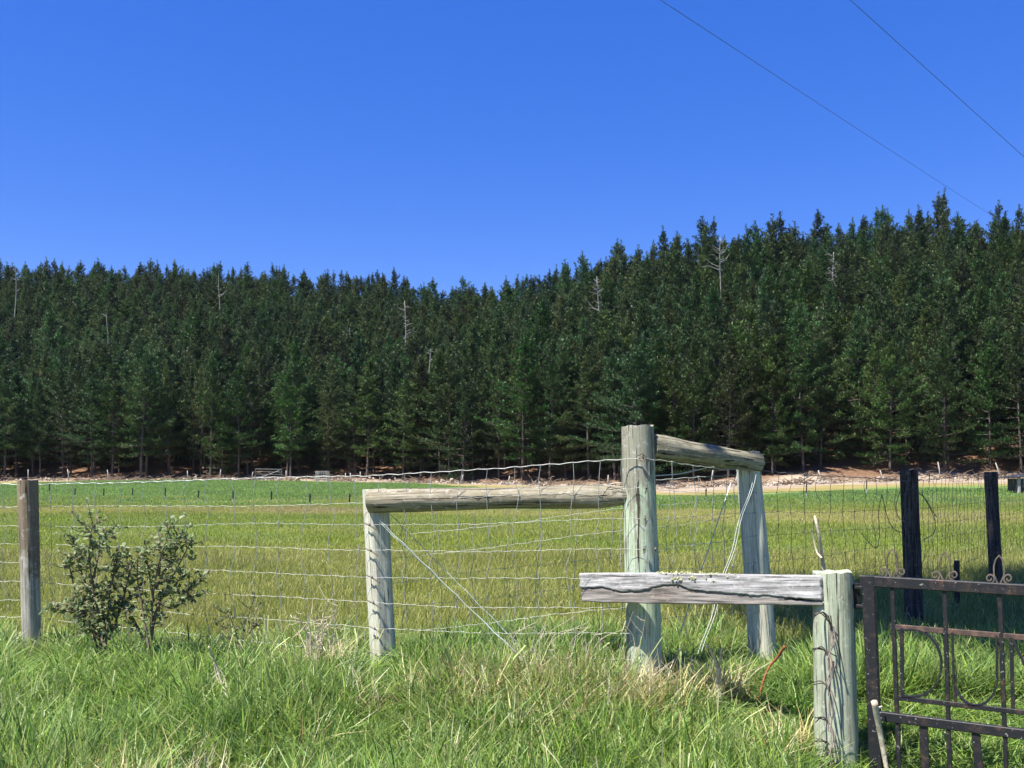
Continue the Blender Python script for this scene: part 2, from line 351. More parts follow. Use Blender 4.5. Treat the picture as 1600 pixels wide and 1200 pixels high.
def blades(n, radius, hmin, hmax, wid, lean, pal, seed, rows=4, seed_head=0.0, upright=1.0):
    """a tuft of n curved tapering grass blades: verts, quads, colours"""
    g = np.random.default_rng(seed)
    a = g.uniform(0, 2 * np.pi, n); r = radius * np.sqrt(g.uniform(0, 1, n))
    base = np.stack([r * np.cos(a), r * np.sin(a), np.full(n, -0.02)], -1)
    hd = g.uniform(0, 2 * np.pi, n); d = np.stack([np.cos(hd), np.sin(hd), np.zeros(n)], -1)
    tw = hd + np.pi / 2 + g.normal(0, 0.7, n); sd_ = np.stack([np.cos(tw), np.sin(tw), np.zeros(n)], -1)
    h = g.uniform(hmin, hmax, n); ln = h * np.abs(g.normal(lean, lean * 0.6, n)); ww = wid * g.uniform(0.6, 1.3, n)
    pal = np.asarray(pal, float); c = pal[g.integers(0, len(pal), n)] * g.uniform(0.8, 1.2, (n, 1))
    V = []; Cc = []
    for k in range(rows):
        t = k / (rows - 1)
        p = base + d * (ln * t ** 1.8)[:, None] + np.array([0, 0, 1.0]) * (h * (t - 0.35 * np.clip(ln / h, 0, 1) * t * t))[:, None]
        wv = ww * (1 - t ** 1.7) * 0.5 + 0.0004
        if seed_head: wv = np.where(g.uniform(0, 1, n) < 2, ww * (0.25 if t < 0.7 else seed_head), 0) * 0.5
        V += [p - sd_ * wv[:, None], p + sd_ * wv[:, None]]; Cc += [c, c]
    V = np.stack(V, 1).reshape(-1, 3); Cc = np.stack(Cc, 1).reshape(-1, 3)
    o = np.arange(n)[:, None] * rows * 2
    F = np.concatenate([o + np.array([[2 * k, 2 * k + 1, 2 * k + 3, 2 * k + 2]]) for k in range(rows - 1)], 0)
    return V, F, Cc
def join(parts):
    V = np.concatenate([p[0] for p in parts]); Cc = np.concatenate([p[2] for p in parts]); off = 0; F = []
    for p in parts: F.append(p[1] + off); off += len(p[0])
    return V, np.concatenate(F), Cc
def tuft(name, parts, mat):
    V, F, Cc = join(parts); return bpy.data.objects.new(name, np_mesh(name, V, F, mat, col=Cc, smooth=True))

def spread(n, umax, d0, d1, power=1.0):
    """points on the ground between distances d0..d1, evenly in area when power = 1"""
    t = rng.uniform(0, 1, n); Y = np.sqrt(d0 ** 2 + (d1 ** 2 - d0 ** 2) * t ** power); X = rng.uniform(-umax, umax, n) * (Y + 1.0)
    return X, Y
def scat_args(X, Y, s0, s1, ntype, tilt=0.12, sz=None):
    n = len(X); pts = np.stack([X, Y, gz(X, Y)], -1)
    rot = np.stack([rng.normal(0, tilt, n), rng.normal(0, tilt, n), rng.uniform(0, 6.28, n)], -1)
    s = rng.uniform(s0, s1, n); scl = np.stack([s, s, s * (sz if sz is not None else 1)], -1)
    return pts, rot, scl, rng.integers(0, ntype, n)
def patch(X, Y, f, seed=0): return np.array([mn.noise(Vector((x * f, y * f, seed))) for x, y in zip(X, Y)])

GR = [(0.225, 0.35, 0.07), (0.275, 0.41, 0.08), (0.14, 0.235, 0.05), (0.34, 0.46, 0.105), (0.185, 0.325, 0.105), (0.36, 0.44, 0.115)]
OL = [(0.255, 0.30, 0.052), (0.295, 0.325, 0.064), (0.215, 0.265, 0.045), (0.33, 0.34, 0.08), (0.26, 0.32, 0.058)]
LU = [(0.17, 0.29, 0.075), (0.20, 0.31, 0.085), (0.15, 0.26, 0.07), (0.235, 0.305, 0.08)]
ST = [(0.60, 0.50, 0.27), (0.70, 0.62, 0.42), (0.50, 0.40, 0.19), (0.58, 0.55, 0.24), (0.40, 0.25, 0.11)]
# verge: broad lush blades
pr = []
for i in range(7):
    parts = [blades(16, 0.07, 0.10, 0.26, 0.0085, 0.55, GR, 100 + i), blades(6, 0.05, 0.16, 0.34, 0.011, 0.45, GR[1:4], 140 + i), blades(1 + i % 2, 0.05, 0.14, 0.28, 0.019, 0.6, GR[1:3], 160 + i), blades(7, 0.08, 0.04, 0.12, 0.010, 0.9, GR[:3] + [(0.17, 0.16, 0.06)], 180 + i)]
    if i == 1: parts.append(blades(1, 0.05, 0.2, 0.34, 0.005, 0.35, ST, 200 + i))
    if i == 2: parts.append(blades(1, 0.06, 0.26, 0.42, 0.004, 0.35, [(0.30, 0.37, 0.13), (0.36, 0.36, 0.16)], 230 + i, 5, seed_head=1.4))
    if i == 6: parts.append(blades(2, 0.05, 0.14, 0.26, 0.005, 0.35, ST, 220 + i))
    pr.append(tuft('verge_tuft_%02d' % i, parts, M['grass']))
X, Y = spread(17500, 0.72, 2.3, 6.3)
keep = rng.uniform(0, 1, len(X)) < np.clip(1.15 - np.clip((Y - 5.2), 0, 2) * 0.75, 0, 1); X, Y = X[keep], Y[keep]
hmul = np.clip(0.95 + 0.55 * patch(X, Y, 1.3, 2), 0.45, 1.5)
# lower growth in front of the gate and its post so they stand clear, as in the photograph
pxv = 800 + FPX * X / Y; pxq = 800 + FPX * X / Y; bare_ = np.clip(1.6 - np.minimum.reduce([np.abs(pxq - 600), np.abs(pxq - 1008), np.abs(pxq - 1195), np.abs(pxq - 50) + 8]) / 32, 0, 1)
hmul *= 1 - (0.26 + 0.30 * bare_ - 0.20 * ((pxq > 660) & (pxq < 960))) * np.clip((Y - 4.25) / 0.85, 0, 1) * np.clip(1.15 - 0.9 * np.clip(patch(X, Y, 1.8, 11), 0, 1), .5, 1)
near_gate = np.clip((pxv - 1240) / 50, 0, 1) * (Y < 4.9)
hmul *= 1 - 0.62 * near_gate
scatter('verge_grass', *scat_args(X, Y, 0.75, 1.2, 7, 0.13, hmul), pr, 'long bright green verge grass in front of the wire fence', 'grass')
# paddock: fine olive seeding grass
pr = []
for i in range(5):
    pr.append(tuft('paddock_tuft_%02d' % i, [blades(34, 0.16, 0.07, 0.17, 0.006, 0.4, OL, 300 + i, 3), blades(12, 0.16, 0.12, 0.22, 0.005, 0.25, [(0.35, 0.35, 0.10), (0.30, 0.325, 0.07), (0.38, 0.36, 0.13)], 340 + i, 4, seed_head=0.9)], M['paddock']))
for i in range(4):
    pal_ = [OL, [(0.33, 0.33, 0.075), (0.37, 0.36, 0.11), (0.29, 0.32, 0.06), (0.36, 0.31, 0.15)], [(0.20, 0.275, 0.045), (0.24, 0.30, 0.056), (0.19, 0.25, 0.042)], [(0.40, 0.31, 0.17), (0.36, 0.33, 0.13), (0.30, 0.28, 0.09)]][i]
    pr.append(tuft('paddock_tuft_%02d' % (5 + i), [blades(260, 0.66, 0.04, 0.095, 0.010, 0.75, pal_, 400 + i, 3), blades(40, 0.66, 0.07, 0.13, 0.006, 0.4, pal_[:2] + [(0.36, 0.35, 0.12)], 440 + i, 3)], M['paddock']))
X1, Y1 = spread(11000, 0.66, 5.6, 13, 1.1); a1 = scat_args(X1, Y1, 0.8, 1.2, 5, 0.1, np.clip(0.9 + 0.5 * patch(X1, Y1, 0.7, 7), 0.5, 1.4))
X2, Y2 = spread(19000, 0.62, 11.5, 48, 1.0); k = rng.uniform(0, 1, len(X2)) < np.clip((47 - Y2 - 20 * patch(X2, Y2, .07, 6)) / 16, 0, 1); X2, Y2 = X2[k], Y2[k]; a2 = scat_args(X2, Y2, 0.8, 1.25, 3, 0.05, np.clip(0.9 + 0.5 * patch(X2, Y2, 0.25, 9), 0.4, 1.4)); 
q2 = np.array([mn.noise(Vector((x * .06, y * .16, 8))) + .35 * mn.noise(Vector((x * .3, y * .6, 3))) for x, y in zip(X2, Y2)]) + rng.normal(0, .10, len(X2))
a2 = (*a2[:3], np.where(q2 > .14, 6, np.where(q2 < -.12, 7, 5)))
px2 = t_px(X2, Y2); a2[3][(np.abs(px2 - 490) < 85) & (np.abs(Y2 - 29.5) < 2.2) & (q2 > -.08)] = 8
scatter('paddock_grass', *[np.concatenate([p, q]) for p, q in zip(a1, a2)], pr, 'olive seeding grass covering the near paddock', 'grass')
pr = [tuft('lush_tuft_%02d' % i, [blades(150, 0.8, 0.06, 0.14, 0.028, 0.5, LU, 500 + i, 3)], M['paddock']) for i in range(3)]
X, Y = spread(11500, 0.6, 29, 92); k = rng.uniform(0, 1, len(X)) < np.clip((Y - 29 + 22 * patch(X, Y, .07, 6)) / 14, 0, 1); X, Y = X[k], Y[k]
pxx = t_px(X, Y); k = Y < f_tan(pxx) - 1 + 5 * patch(X, Y, 0.1, 3); X, Y = X[k], Y[k]
scatter('lush_grass', *scat_args(X, Y, 0.8, 1.3, 3, 0.04, np.clip(0.9 + 0.6 * patch(X, Y, 0.15, 4), 0.4, 1.5)), pr, 'bright green grass strip beyond the pegs', 'grass')
# thin seeding stalks standing above the verge
pr = [tuft('seed_stalk_%02d' % i, [blades(3, 0.06, 0.30, 0.50, 0.0032, 0.30, [(0.42, 0.42, 0.20), (0.50, 0.46, 0.26), (0.32, 0.38, 0.14)], 700 + i, 6, seed_head=2.2)], M['straw']) for i in range(4)]
X, Y = spread(420, 0.6, 3.4, 5.6); k = (patch(X, Y, .8, 21) > -.05) & ((800 + FPX * X / Y) < 1230); X, Y = X[k], Y[k]
scatter('seeding_stalks', *scat_args(X, Y, 0.7, 1.15, 4, 0.1), pr, 'thin pale seeding stalks standing above the verge grass', 'grass')
# dry grass: in the strainer corner, round the weeds and at the lower left
pr = [tuft('dry_tuft_%02d' % i, [blades(16, 0.07, 0.12, 0.36, 0.0055, 0.5, ST, 600 + i), blades(9, 0.09, 0.05, 0.16, 0.007, 1.0, ST, 640 + i)], M['straw']) for i in range(5)]
cl = [(870, 4.95, 0.30, 85), (810, 4.95, 0.20, 50), (930, 4.75, 0.26, 55), (985, 4.8, 0.2, 22), (880, 4.5, .3, 18), (1115, 4.9, 0.06, 20), (700, 4.8, 0.25, 26), (500, 5.2, 0.10, 24), (50, 3.75, 0.45, 80), (240, 3.8, 0.4, 30), (1225, 4.3, 0.12, 16), (1000, 4.1, .5, 10), (545, 4.6, 0.2, 8)]
X = np.concatenate([rng.normal((p - 800) / FPX * d, s, n) for p, d, s, n in cl]); Y = np.concatenate([rng.normal(d, s * 0.45, n) for p, d, s, n in cl])
scatter('dry_grass', *scat_args(X, Y, 0.7, 1.15, 5, 0.18), pr, 'straw coloured dead grass round the strainer post', 'dry grass')

# ------------------------------------------------------------------ the plantation of pines
def pine(seed, H, wmax, zb):
    g = random.Random(seed); tb = MB(); TP, TD = [], []      # tuft positions and directions
    lean = Vector((g.uniform(-.012, .012), g.uniform(-.012, .012), 0))
    ax = lambda z: lean * z + Vector((math.sin(z * .4 + seed) * .06, math.cos(z * .33 + seed) * .06, z))
    r0 = H * 0.0098
    zs = [-0.4, 0.3] + [H * i / 9 for i in range(1, 10)]
    tb.tube([ax(z) for z in zs], [r0 * 1.3, r0] + [max(0.02, r0 * (1 - i / 9.3)) for i in range(1, 10)], 7)
    z = zb; ph = g.uniform(0, 6)
    while z < H - 0.3:
        t = (z - zb) / (H - zb)
        Lb = 1.12 * wmax * (1 - t ** 1.55) * (0.75 + 0.35 * min(1, t * 5)) + 0.22
        nb = g.randint(4, 6)
        for k in range(nb):
            if g.random() < 0.14: continue
            an = ph + 6.283 * k / nb + g.uniform(-.35, .35); L = Lb * g.uniform(0.5, 1.35) * (0.85 + 0.3 * math.sin(an + seed + z * .5))
            el = R(-12 + 66 * t ** 1.2 + g.uniform(-12, 12)); o = ax(z + g.uniform(-.12, .12))
            hz = Vector((math.cos(an), math.sin(an), 0)); sd_ = Vector((-hz.y, hz.x, 0))
            f = lambda s: o + hz * (L * s * math.cos(el)) + Vector((0, 0, 1)) * (L * (s * math.sin(el) + 0.20 * s * s))
            tb.tube([f(0), f(.5), f(.95)], [0.045 * (1 - t) + .012, .025 * (1 - t) + .008, 0.006], 3, cap=False)
            s = 0.30 if L > 1 else 0.15
            while s <= 1.001:
                p = f(s); wd = 0.34 * L * (1.05 - s) ** 0.8 * (0.6 if s < .4 else 1)
                for q in range(3 if L > 1.2 else 2 if L > .6 else 1):
                    off = sd_ * g.uniform(-wd, wd) + Vector((0, 0, g.uniform(-.05, .16)))
                    TP.append(p + off); TD.append((hz * 0.7 + off * 0.8 + Vector((0, 0, 0.55 + t * 0.5))).normalized())
                s += 0.20 / L * g.uniform(.8, 1.2)
            TP.append(f(1)); TD.append((f(1) - f(.8)).normalized())
        ph += 0.9; z += g.uniform(0.48, 0.85) * (1.0 - 0.35 * t)
    for i in range(12):
        TP.append(ax(H - 0.9 + i * 0.13)); TD.append(Vector((g.uniform(-.3, .3), g.uniform(-.3, .3), 1.2)).normalized())
    for i in range(4):   # upright candles beside the leader
        a_ = g.uniform(0, 6.28); o = ax(H - g.uniform(.6, 1.6)) + Vector((math.cos(a_), math.sin(a_), 0)) * g.uniform(.15, .45)
        for j in range(4): TP.append(o + Vector((0, 0, j * .14))); TD.append(Vector((g.uniform(-.3, .3), g.uniform(-.3, .3), 1)).normalized())
    # dead twiggy branches under the crown
    zz = zb * 0.35
    while zz < zb:
        an = g.uniform(0, 6.28); L = g.uniform(.5, 1.4); o = ax(zz); hz = Vector((math.cos(an), math.sin(an), 0))
        tb.tube([o, o + hz * L * .6 + Vector((0, 0, .02)), o + hz * L + Vector((0, 0, -.12))], [.022, .014, .006], 3, cap=False); zz += g.uniform(.2, .45)
    tp = np.array([p[:] for p in TP]); td = np.array([p[:] for p in TD]); K = 7
    gg = np.random.default_rng(seed); n = len(tp)
    d = td[:, None, :] * 0.75 + gg.normal(0, 0.62, (n, K, 3)) * np.array([1, 1, .7]); d /= np.linalg.norm(d, axis=-1, keepdims=True)
    ln = gg.uniform(0.16, 0.36, (n, K, 1)); up = np.array([0, 0, 1.0]) + gg.normal(0, .30, (n, K, 3))
    sd_ = np.cross(d, up); sd_ /= np.linalg.norm(sd_, axis=-1, keepdims=True) + 1e-9
    wv = gg.uniform(0.022, 0.055, (n, K, 1)); b0 = tp[:, None, :] + gg.normal(0, .05, (n, K, 3))
    V = np.stack([b0, b0 + d * ln * .55 - sd_ * wv, b0 + d * ln, b0 + d * ln * .55 + sd_ * wv], 2).reshape(-1, 3)
    F = np.arange(n * K * 4).reshape(-1, 4)
    base = np.array([0.035, 0.074, 0.020]); tone = gg.uniform(0.5, 1.6, (n, 1, 1)); wrm = gg.uniform(0, 1, (n, 1, 1)) ** 3
    cc = (base * (1 - wrm * .5) + np.array([0.12, 0.125, 0.045]) * wrm * .5) * tone
    cc = np.broadcast_to(cc[:, :, None, :], (n, K, 4, 3)).reshape(-1, 3)
    trunk = tb.mesh('trunk', M['bark'], True); crown = np_mesh('crown', V, F, M['needles'], col=cc)
    # joined copy for the massed far trees
    tv = np.array(tb.v); quads = np.array([f for f in tb.f if len(f) == 4]) + len(V)
    both = np_mesh('pine', np.concatenate([V, tv]), np.concatenate([F, quads]), [M['needles'], M['bark']], col=np.concatenate([cc, np.full((len(tv), 3), .1)]), midx=[0] * len(F) + [1] * len(quads))
    return trunk, crown, both
spec = [(11, 12.4, 2.3, 2.3), (12, 11.6, 2.6, 1.3), (13, 13.0, 2.1, 2.8), (14, 11.2, 2.4, 0.8), (15, 12.2, 1.9, 2.5), (16, 13.4, 2.3, 2.9), (17, 11.9, 2.7, 1.5), (18, 10.6, 2.0, 0.6)]
PV = [pine(*s) for s in spec]
EDGE_V = [1, 3, 6, 7, 0, 1, 3, 6]; EDGE_OPEN = [0, 2, 4, 5, 0, 2, 5, 1]
cand = []
sx_, sy_ = 2.85, 2.8
for iy in range(0, 62):
    for ix in range(-84, 85):
        x = (ix + (0.5 if iy % 2 else 0)) * sx_ + rnd.uniform(-.95, .95); y = 72 + iy * sy_ + rnd.uniform(-.95, .95)
        if abs(x / y) > 0.95: continue
        p = float(t_px(x, y)); e = float(f_edge(p)); c_ = float(f_crest(p))
        if y < e + 0.8 + rnd.uniform(0, 1.5) + (1.0 if 1020 < p < 1440 else 0) or y > c_ + 9: continue
        if 1310 < p < 1362 and y < e + 8: continue          # the grassy gap running up into the trees
        if rnd.random() < 0.05: continue
        cand.append((y - e, x, y, p))
cand.sort(key=lambda q: q[2] - 0.0)
inview = [q for q in cand if -40 < q[3] < 1640]
inview.sort(key=lambda q: math.hypot(q[1], q[2])); indiv = set(id(q) for q in inview[:296])
marks = [(-999, 'left edge of the photo'), (45, 'lone left fence post'), (590, 'short brace post'), (1000, 'tall strainer post'), (1180, 'leaning end post'), (1420, 'first dark shaded post'), (1550, 'second dark shaded post')]
ORD = 'first second third fourth fifth sixth seventh eighth ninth tenth eleventh twelfth thirteenth fourteenth fifteenth sixteenth seventeenth eighteenth nineteenth twentieth'.split()
front = sorted([q for q in cand if id(q) in indiv and q[0] < 4.6 and 0 <= q[3] <= 1600], key=lambda q: q[3]); flabel = {}
cnt = {}
for q in front:
    k = max(i for i, mk in enumerate(marks) if q[3] >= mk[0]); cnt[k] = cnt.get(k, 0) + 1
    if cnt[k] <= 20: flabel[id(q)] = '%s front row pine to the right of the %s' % (ORD[cnt[k] - 1], marks[k][1])
far_p, far_r, far_s, far_i = [], [], [], []
GRP = 'pines of the hillside plantation'
protos = {}
for q in cand:
    edge, x, y, p = q; z = gz1(x, y) - 0.1
    vi = rnd.choice(EDGE_OPEN if p < 980 and rnd.random() < .8 else EDGE_V) if edge < 9 else rnd.randrange(8)
    s = (rnd.uniform(0.86, 1.1) if rnd.random() < .9 else rnd.uniform(1.1, 1.22)) if edge > 7 else rnd.uniform(0.82, 1.08); s *= float(ip(p, [0, 700, 1100], [0.95, 0.97, 1.04]))
    szz = s * rnd.uniform(0.93, 1.07);
    if p < 860 and edge > 45: szz = min(max(szz, .86), 1.0)
    rz = rnd.uniform(0, 6.28)
    if id(q) not in indiv:
        far_p.append((x, y, z)); kx = rnd.uniform(.85, 1.3); far_r.append((rnd.uniform(-.035, .035), rnd.uniform(-.035, .035), rz)); far_s.append((s * kx, s * kx, szz)); far_i.append(vi); continue
    if vi not in protos:
        r = empty('pine_tree', (0, 0, 0), 'x', 'tree', GRP)
        put('trunk', PV[vi][0], r); put('crown', PV[vi][1], r); protos[vi] = r; new = r
    else:
        src = protos[vi]; new = src.copy(); C.objects.link(new)
        for ch in src.children:
            if ch.name.split('.')[0] in ('trunk', 'crown'):
                cc_ = ch.copy(); C.objects.link(cc_); cc_.parent = new
    new.location = (x, y, z); new.rotation_euler = (rnd.uniform(-.035, .035), rnd.uniform(-.035, .035), rz); kx = rnd.uniform(.82, 1.22); new.scale = (s * kx, s * kx, szz)
    new['label'] = flabel.get(id(q), 'dense dark pine among the inner rows of the hillside plantation')
for r in protos.values():
    for ch in r.children: ch.matrix_parent_inverse = Matrix()
bpy.context.view_layer.update()
for o in C.objects:
    if o.name.startswith(('trunk', 'crown')): o.matrix_parent_inverse = Matrix()
scatter('pine_forest', far_p, far_r, far_s, far_i, [bpy.data.objects.new('forest_pine_%02d' % i, PV[i][2]) for i in range(8)], 'massed dark pines on the upper hillside and the skyline', 'forest')

# bleached dead trees standing up through the canopy
def snag(px_, py0, py1, D, seed, label, spreadm=0.5, nb=7):
    g = random.Random(seed); top = P(px_, py0, D); bot = P(px_ + g.uniform(-3, 3), py1, D); gzz = gz1(bot.x, D)
    root = empty('dead_tree', (bot.x, D, gzz), label, 'dead tree', 'bleached dead trees among the pines')
    H = top.z - gzz; vis = top.z - bot.z; mb = MB()
    ax = lambda t: Vector((bot.x + (top.x - bot.x) * t + .12 * math.sin(t * 9 + seed), D + .1 * math.cos(t * 7 + seed), gzz - .3 + (H + .3) * t))
    mb.tube([ax(i / 12) for i in range(13)], [0.12 * (1 - i / 13) + .03 for i in range(13)], 6)
    mb.build('trunk', M['snag'], root, True) if nb > 4 else None; br = MB() if nb > 4 else mb
    for i in range(nb * 3):
        t = 1 - vis / H * g.uniform(.1, 1); o = ax(t); an = g.choice([0, 3.14]) + g.uniform(-.7, .7); L = spreadm * g.choice([.35, .5, .7, 1.2]) * g.uniform(.6, 1.2) * (1.3 - (t - (1 - vis / H)))
        h = Vector((math.cos(an), math.sin(an), 0)); br.tube([o, o + h * L * .55 + Vector((0, 0, L * .25)), o + h * L + Vector((0, 0, L * g.uniform(.1, 1.1)))], [.045, .03, .012], 4, cap=False)
    br.build('branches' if nb > 4 else 'trunk', M['snag'], root)
snag(633, 470, 530, 128, 1, 'bleached bare forked dead tree left of the brace rail, standing clear among green pines', .8, 8)
snag(934, 432, 490, 122, 2, 'tall grey dead tree above the tall strainer post', .9, 9)
snag(1126, 372, 428, 120, 3, 'pale dead tree with upswept limbs near the skyline above the leaning post', 1.3, 7)
snag(1302, 394, 446, 115, 4, 'short grey dead tree with a bristly crown on the right of the hillside', .8, 12)
snag(671, 545, 566, 112, 5, 'small white dead stub below the forked dead tree', .4, 3)
snag(545, 512, 545, 130, 6, 'thin grey dead stem above the left netting', .5, 3)
snag(24, 416, 455, 165, 7, 'grey dead stem near the skyline at the far left', .8, 4)
snag(168, 490, 524, 140, 8, 'thin white dead stem among pines above the left fence post', .5, 3)
snag(343, 428, 465, 165, 9, 'slim grey dead tree high on the left hillside', .7, 4)

# broken stone and slash along the bank at the foot of the wood
M['stone'] = simple('pale_stone', (0.24, 0.20, 0.15), (0.46, 0.40, 0.32), 3, 0.95)
M['slash'] = simple('fallen_branch_wood', (0.09, 0.06, 0.04), (0.22, 0.17, 0.12), 3, 0.95)
pr = []; g = random.Random(77)
for i in range(4):
    mb = MB()
    for q in range(5):
        c0 = Vector((g.gauss(0, .5), g.gauss(0, .3), .03)); rr = g.uniform(.06, .2); n0 = len(mb.v)
        mb.knot(c0, rr)
        mb.v[n0:] = [tuple(Vector(v_) + Vector((g.gauss(0, .3), g.gauss(0, .3), g.gauss(0, .15))) * rr) for v_ in mb.v[n0:]]
    pr.append(bpy.data.objects.new('rubble_%02d' % i, mb.mesh('rubble', M['stone'])))
for i in range(3):
    mb = MB()
    for q in range(7):
        c0 = Vector((g.gauss(0, .6), g.gauss(0, .4), .05)); an = g.uniform(0, 6.28); L = g.uniform(.4, 1.3); d_ = Vector((math.cos(an), math.sin(an), g.uniform(0, .35))) * L
        mb.tube([c0, c0 + d_ * .5 + Vector((0, 0, .05)), c0 + d_], [.035, .028, .01], 4)
    pr.append(bpy.data.objects.new('slash_%02d' % i, mb.mesh('slash', M['slash'])))
n = 550; pz = rng.uniform(-60, 1660, n); off = rng.normal(0, 2.6, n); Yb = f_edge(pz) + off - ip(pz, [0, 900, 1050, 1600], [0, 0, 2.5, 2.5]); Xb = (pz - 800) / FPX * Yb
a_ = list(scat_args(Xb, Yb, .5, 1.25, 7, .2)); a_[3] = np.where((off > .5), rng.integers(4, 7, n), a_[3])
scatter('rubble', *a_, pr, 'broken stones and fallen branches along the bank below the pines', 'rubble')

# ------------------------------------------------------------------ round timber
def timber(name, mat, a, b, ra, rb, parent, seed=0, sides=36, rough=0.05, taper=None, crack=2, oval=0.0, facet=None, **kw):
    """an irregular round timber from a to b (mesh along its own z axis), checked and cut unevenly"""
    g = random.Random(seed); a = Vector(a); b = Vector(b); L = (b - a).length; rows = max(8, int(L / 0.045))
    cracks = [(g.uniform(0, 6.28), g.uniform(0, .6), g.uniform(.3, .9)) for _ in range(crack)]
    vs = []
    for i in range(rows + 1):
        t = i / rows
        r = ra + (rb - ra) * t
        if taper: r *= taper(t)
        for j in range(sides):
            an = 6.2832 * j / sides; ca, sa = math.cos(an), math.sin(an)
            q = r * (1 + oval * math.cos(2 * an + seed) + rough * mn.noise(Vector((ca * 1.3 + seed, sa * 1.3, t * L * 2.2))) + rough * .6 * mn.noise(Vector((ca * 4, sa * 4 + seed, t * L * 5))))
            if facet is not None:   # a flat split face
                dd = math.cos(an - facet[0]); lim = r * facet[1]
                if dd > 0.05: q = min(q, lim / dd)
            for (ca_, c0, c1) in cracks:
                da = (an - ca_ - .25 * mn.noise(Vector((t * 3, ca_, 0))) + math.pi) % 6.2832 - math.pi
                if c0 < t < c1 + .4 and abs(da) < .1: q -= r * .09 * (1 - abs(da) / .1)
            z = t * L
            if i in (0, rows): q *= 0.985
            if i == rows: z += 0.012 * mn.noise(Vector((ca * 2 + seed, sa * 2, 3)))
            vs.append((q * ca, q * sa, z))
    fs = [(i * sides + j, i * sides + (j + 1) % sides, (i + 1) * sides + (j + 1) % sides, (i + 1) * sides + j) for i in range(rows) for j in range(sides)]
    # end caps as slightly domed fans
    for i, s in ((0, -1), (rows, 1)):
        c0 = len(vs); vs.append((0, 0, i / rows * L + s * .003)); ring = [vs[i * sides + j] for j in range(sides)]; vs += ring
        for j in range(sides):
            q = (c0 + 1 + j, c0 + 1 + (j + 1) % sides, c0); fs.append(q if s > 0 else q[::-1])
    mb = MB(); mb.add(vs, fs); me = mb.mesh(name, mat, True)
    for p in me.polygons:
        if len(p.vertices) == 3: p.use_smooth = False
    o = bpy.data.objects.new(name, me); C.objects.link(o); o.parent = parent
    o.location = a - parent.location; o.rotation_mode = 'QUATERNION'
    o.rotation_quaternion = Vector((0, 0, 1)).rotation_difference((b - a).normalized())
    return tag(o, **kw)

def net(name, parent, ends, spacing=0.15, rad=0.0014, mat='wire', seed=0, sag=0.0, trim=None, **kw):
    """stock netting: ends = [(px, D, [rows...]), ...]; line wires run through the ends, stay wires are knotted to them"""
    g = random.Random(seed); mb = MB(); n = len(ends[0][2])
    pts = [[P(e[0], yv, e[1]) for yv in e[2]] for e in ends]
    seg = [(pts[i + 1][0] - pts[i][0]).length for i in range(len(pts) - 1)]; tot = sum(seg)
    def at(s, k):
        for i, l in enumerate(seg):
            if s <= l or i == len(seg) - 1:
                t = s / l; p = pts[i][k].lerp(pts[i + 1][k], t); w_ = 4 * t * (1 - t)
                return p + Vector((0, 0.03 * mn.noise(Vector((s * 1.1 + seed, k * .35, 0))) * w_, 0.022 * mn.noise(Vector((s * .9, k * 1.7 + seed, 1))) * w_ - sag * w_))
            s -= l
    def wig(s, k): return Vector((0, 0.0025 * math.sin(s * 85 + k), 0.0024 * math.sin(s * 63 + k * 2) + 0.004 * mn.noise(Vector((s * 9, k, seed)))))
    for k in range(n):
        m_ = int(tot / 0.03); mb.tube([at(tot * i / m_, k) + wig(tot * i / m_, k) for i in range(m_ + 1)], rad * (1.6 if k == 0 else 0.72), 4, cap=False)
    s = spacing * 0.5
    while s < tot:
        js = [s + g.gauss(0, 0.010) + 0.03 * mn.noise(Vector((s * 2, k * .6, seed))) for k in range(n)]
        path = []
        for k in range(n):
            sv = min(max(js[k], 0), tot); q = at(sv, k) + wig(sv, k) + Vector((0, -0.003, 0)); mb.knot(q, rad * 3.0)
            if path: path.append((path[-1] + q) / 2 + Vector((g.gauss(0, .008), g.gauss(0, .005), 0)))
            path.append(q)
        mb.tube(path, rad * 1.15, 4, cap=False); s += spacing * g.uniform(.92, 1.08)
    return mb.build(name, M[mat], parent, **kw)

# ------------------------------------------------------------------ the near fence: left post, brace post, strainer, rail, netting
fA = empty('stock_fence', (-1.0, 5.6, 0), 'timber and wire stock fence with a brace rail running left from the tall strainer post', 'fence')
def foot(px_, py, D, dz=-0.25): v = P(px_, py, D); return Vector((v.x, v.y, gz1(v.x, v.y) + dz))
def postline(pxt, pyt, pxb, pyb, D):
    """top and buried foot of a leaning post seen through (pxt, pyt) and (pxb, pyb)"""
    t = P(pxt, pyt, D); b_ = P(pxb, pyb, D); d = (b_ - t).normalized(); k = (t.z - (gz1(b_.x, D) - .25)) / -d.z
    return t + d * k, t
f, t = postline(43, 750, 50, 1025, 5.9); timber('post', M['wood_left'], f, t, .050, .059, fA, 3, rough=.05, label='lone weathered grey post with a brown stained top')
f, t = postline(-210, 748, -205, 1030, 6.05); timber('post', M['wood_left'], f, t, .052, .058, fA, 5)
f, t = postline(586, 765, 600, 1050, 5.5); timber('post', M['wood_brace'], f, t, .073, .072, fA, 8, facet=(-math.pi / 2 + .5, .86), label='short pale brace post under the end of the rail')
f, t = postline(996, 666, 1008, 1060, 5.14); timber('post', M['wood_strainer'], f, t, .094, .086, fA, 12, rough=.04, label='tall thick strainer post stained pale green')
timber('rail', M['wood_rail'], P(577, 783, 5.44), P(990, 774, 5.13), .062, .060, fA, 15, rough=.09, taper=lambda t: 1 - .32 * max(0, (t - .88) / .12) + .05 * math.sin(t * 9), crack=3, label='round grey brace rail with flaking lichen')
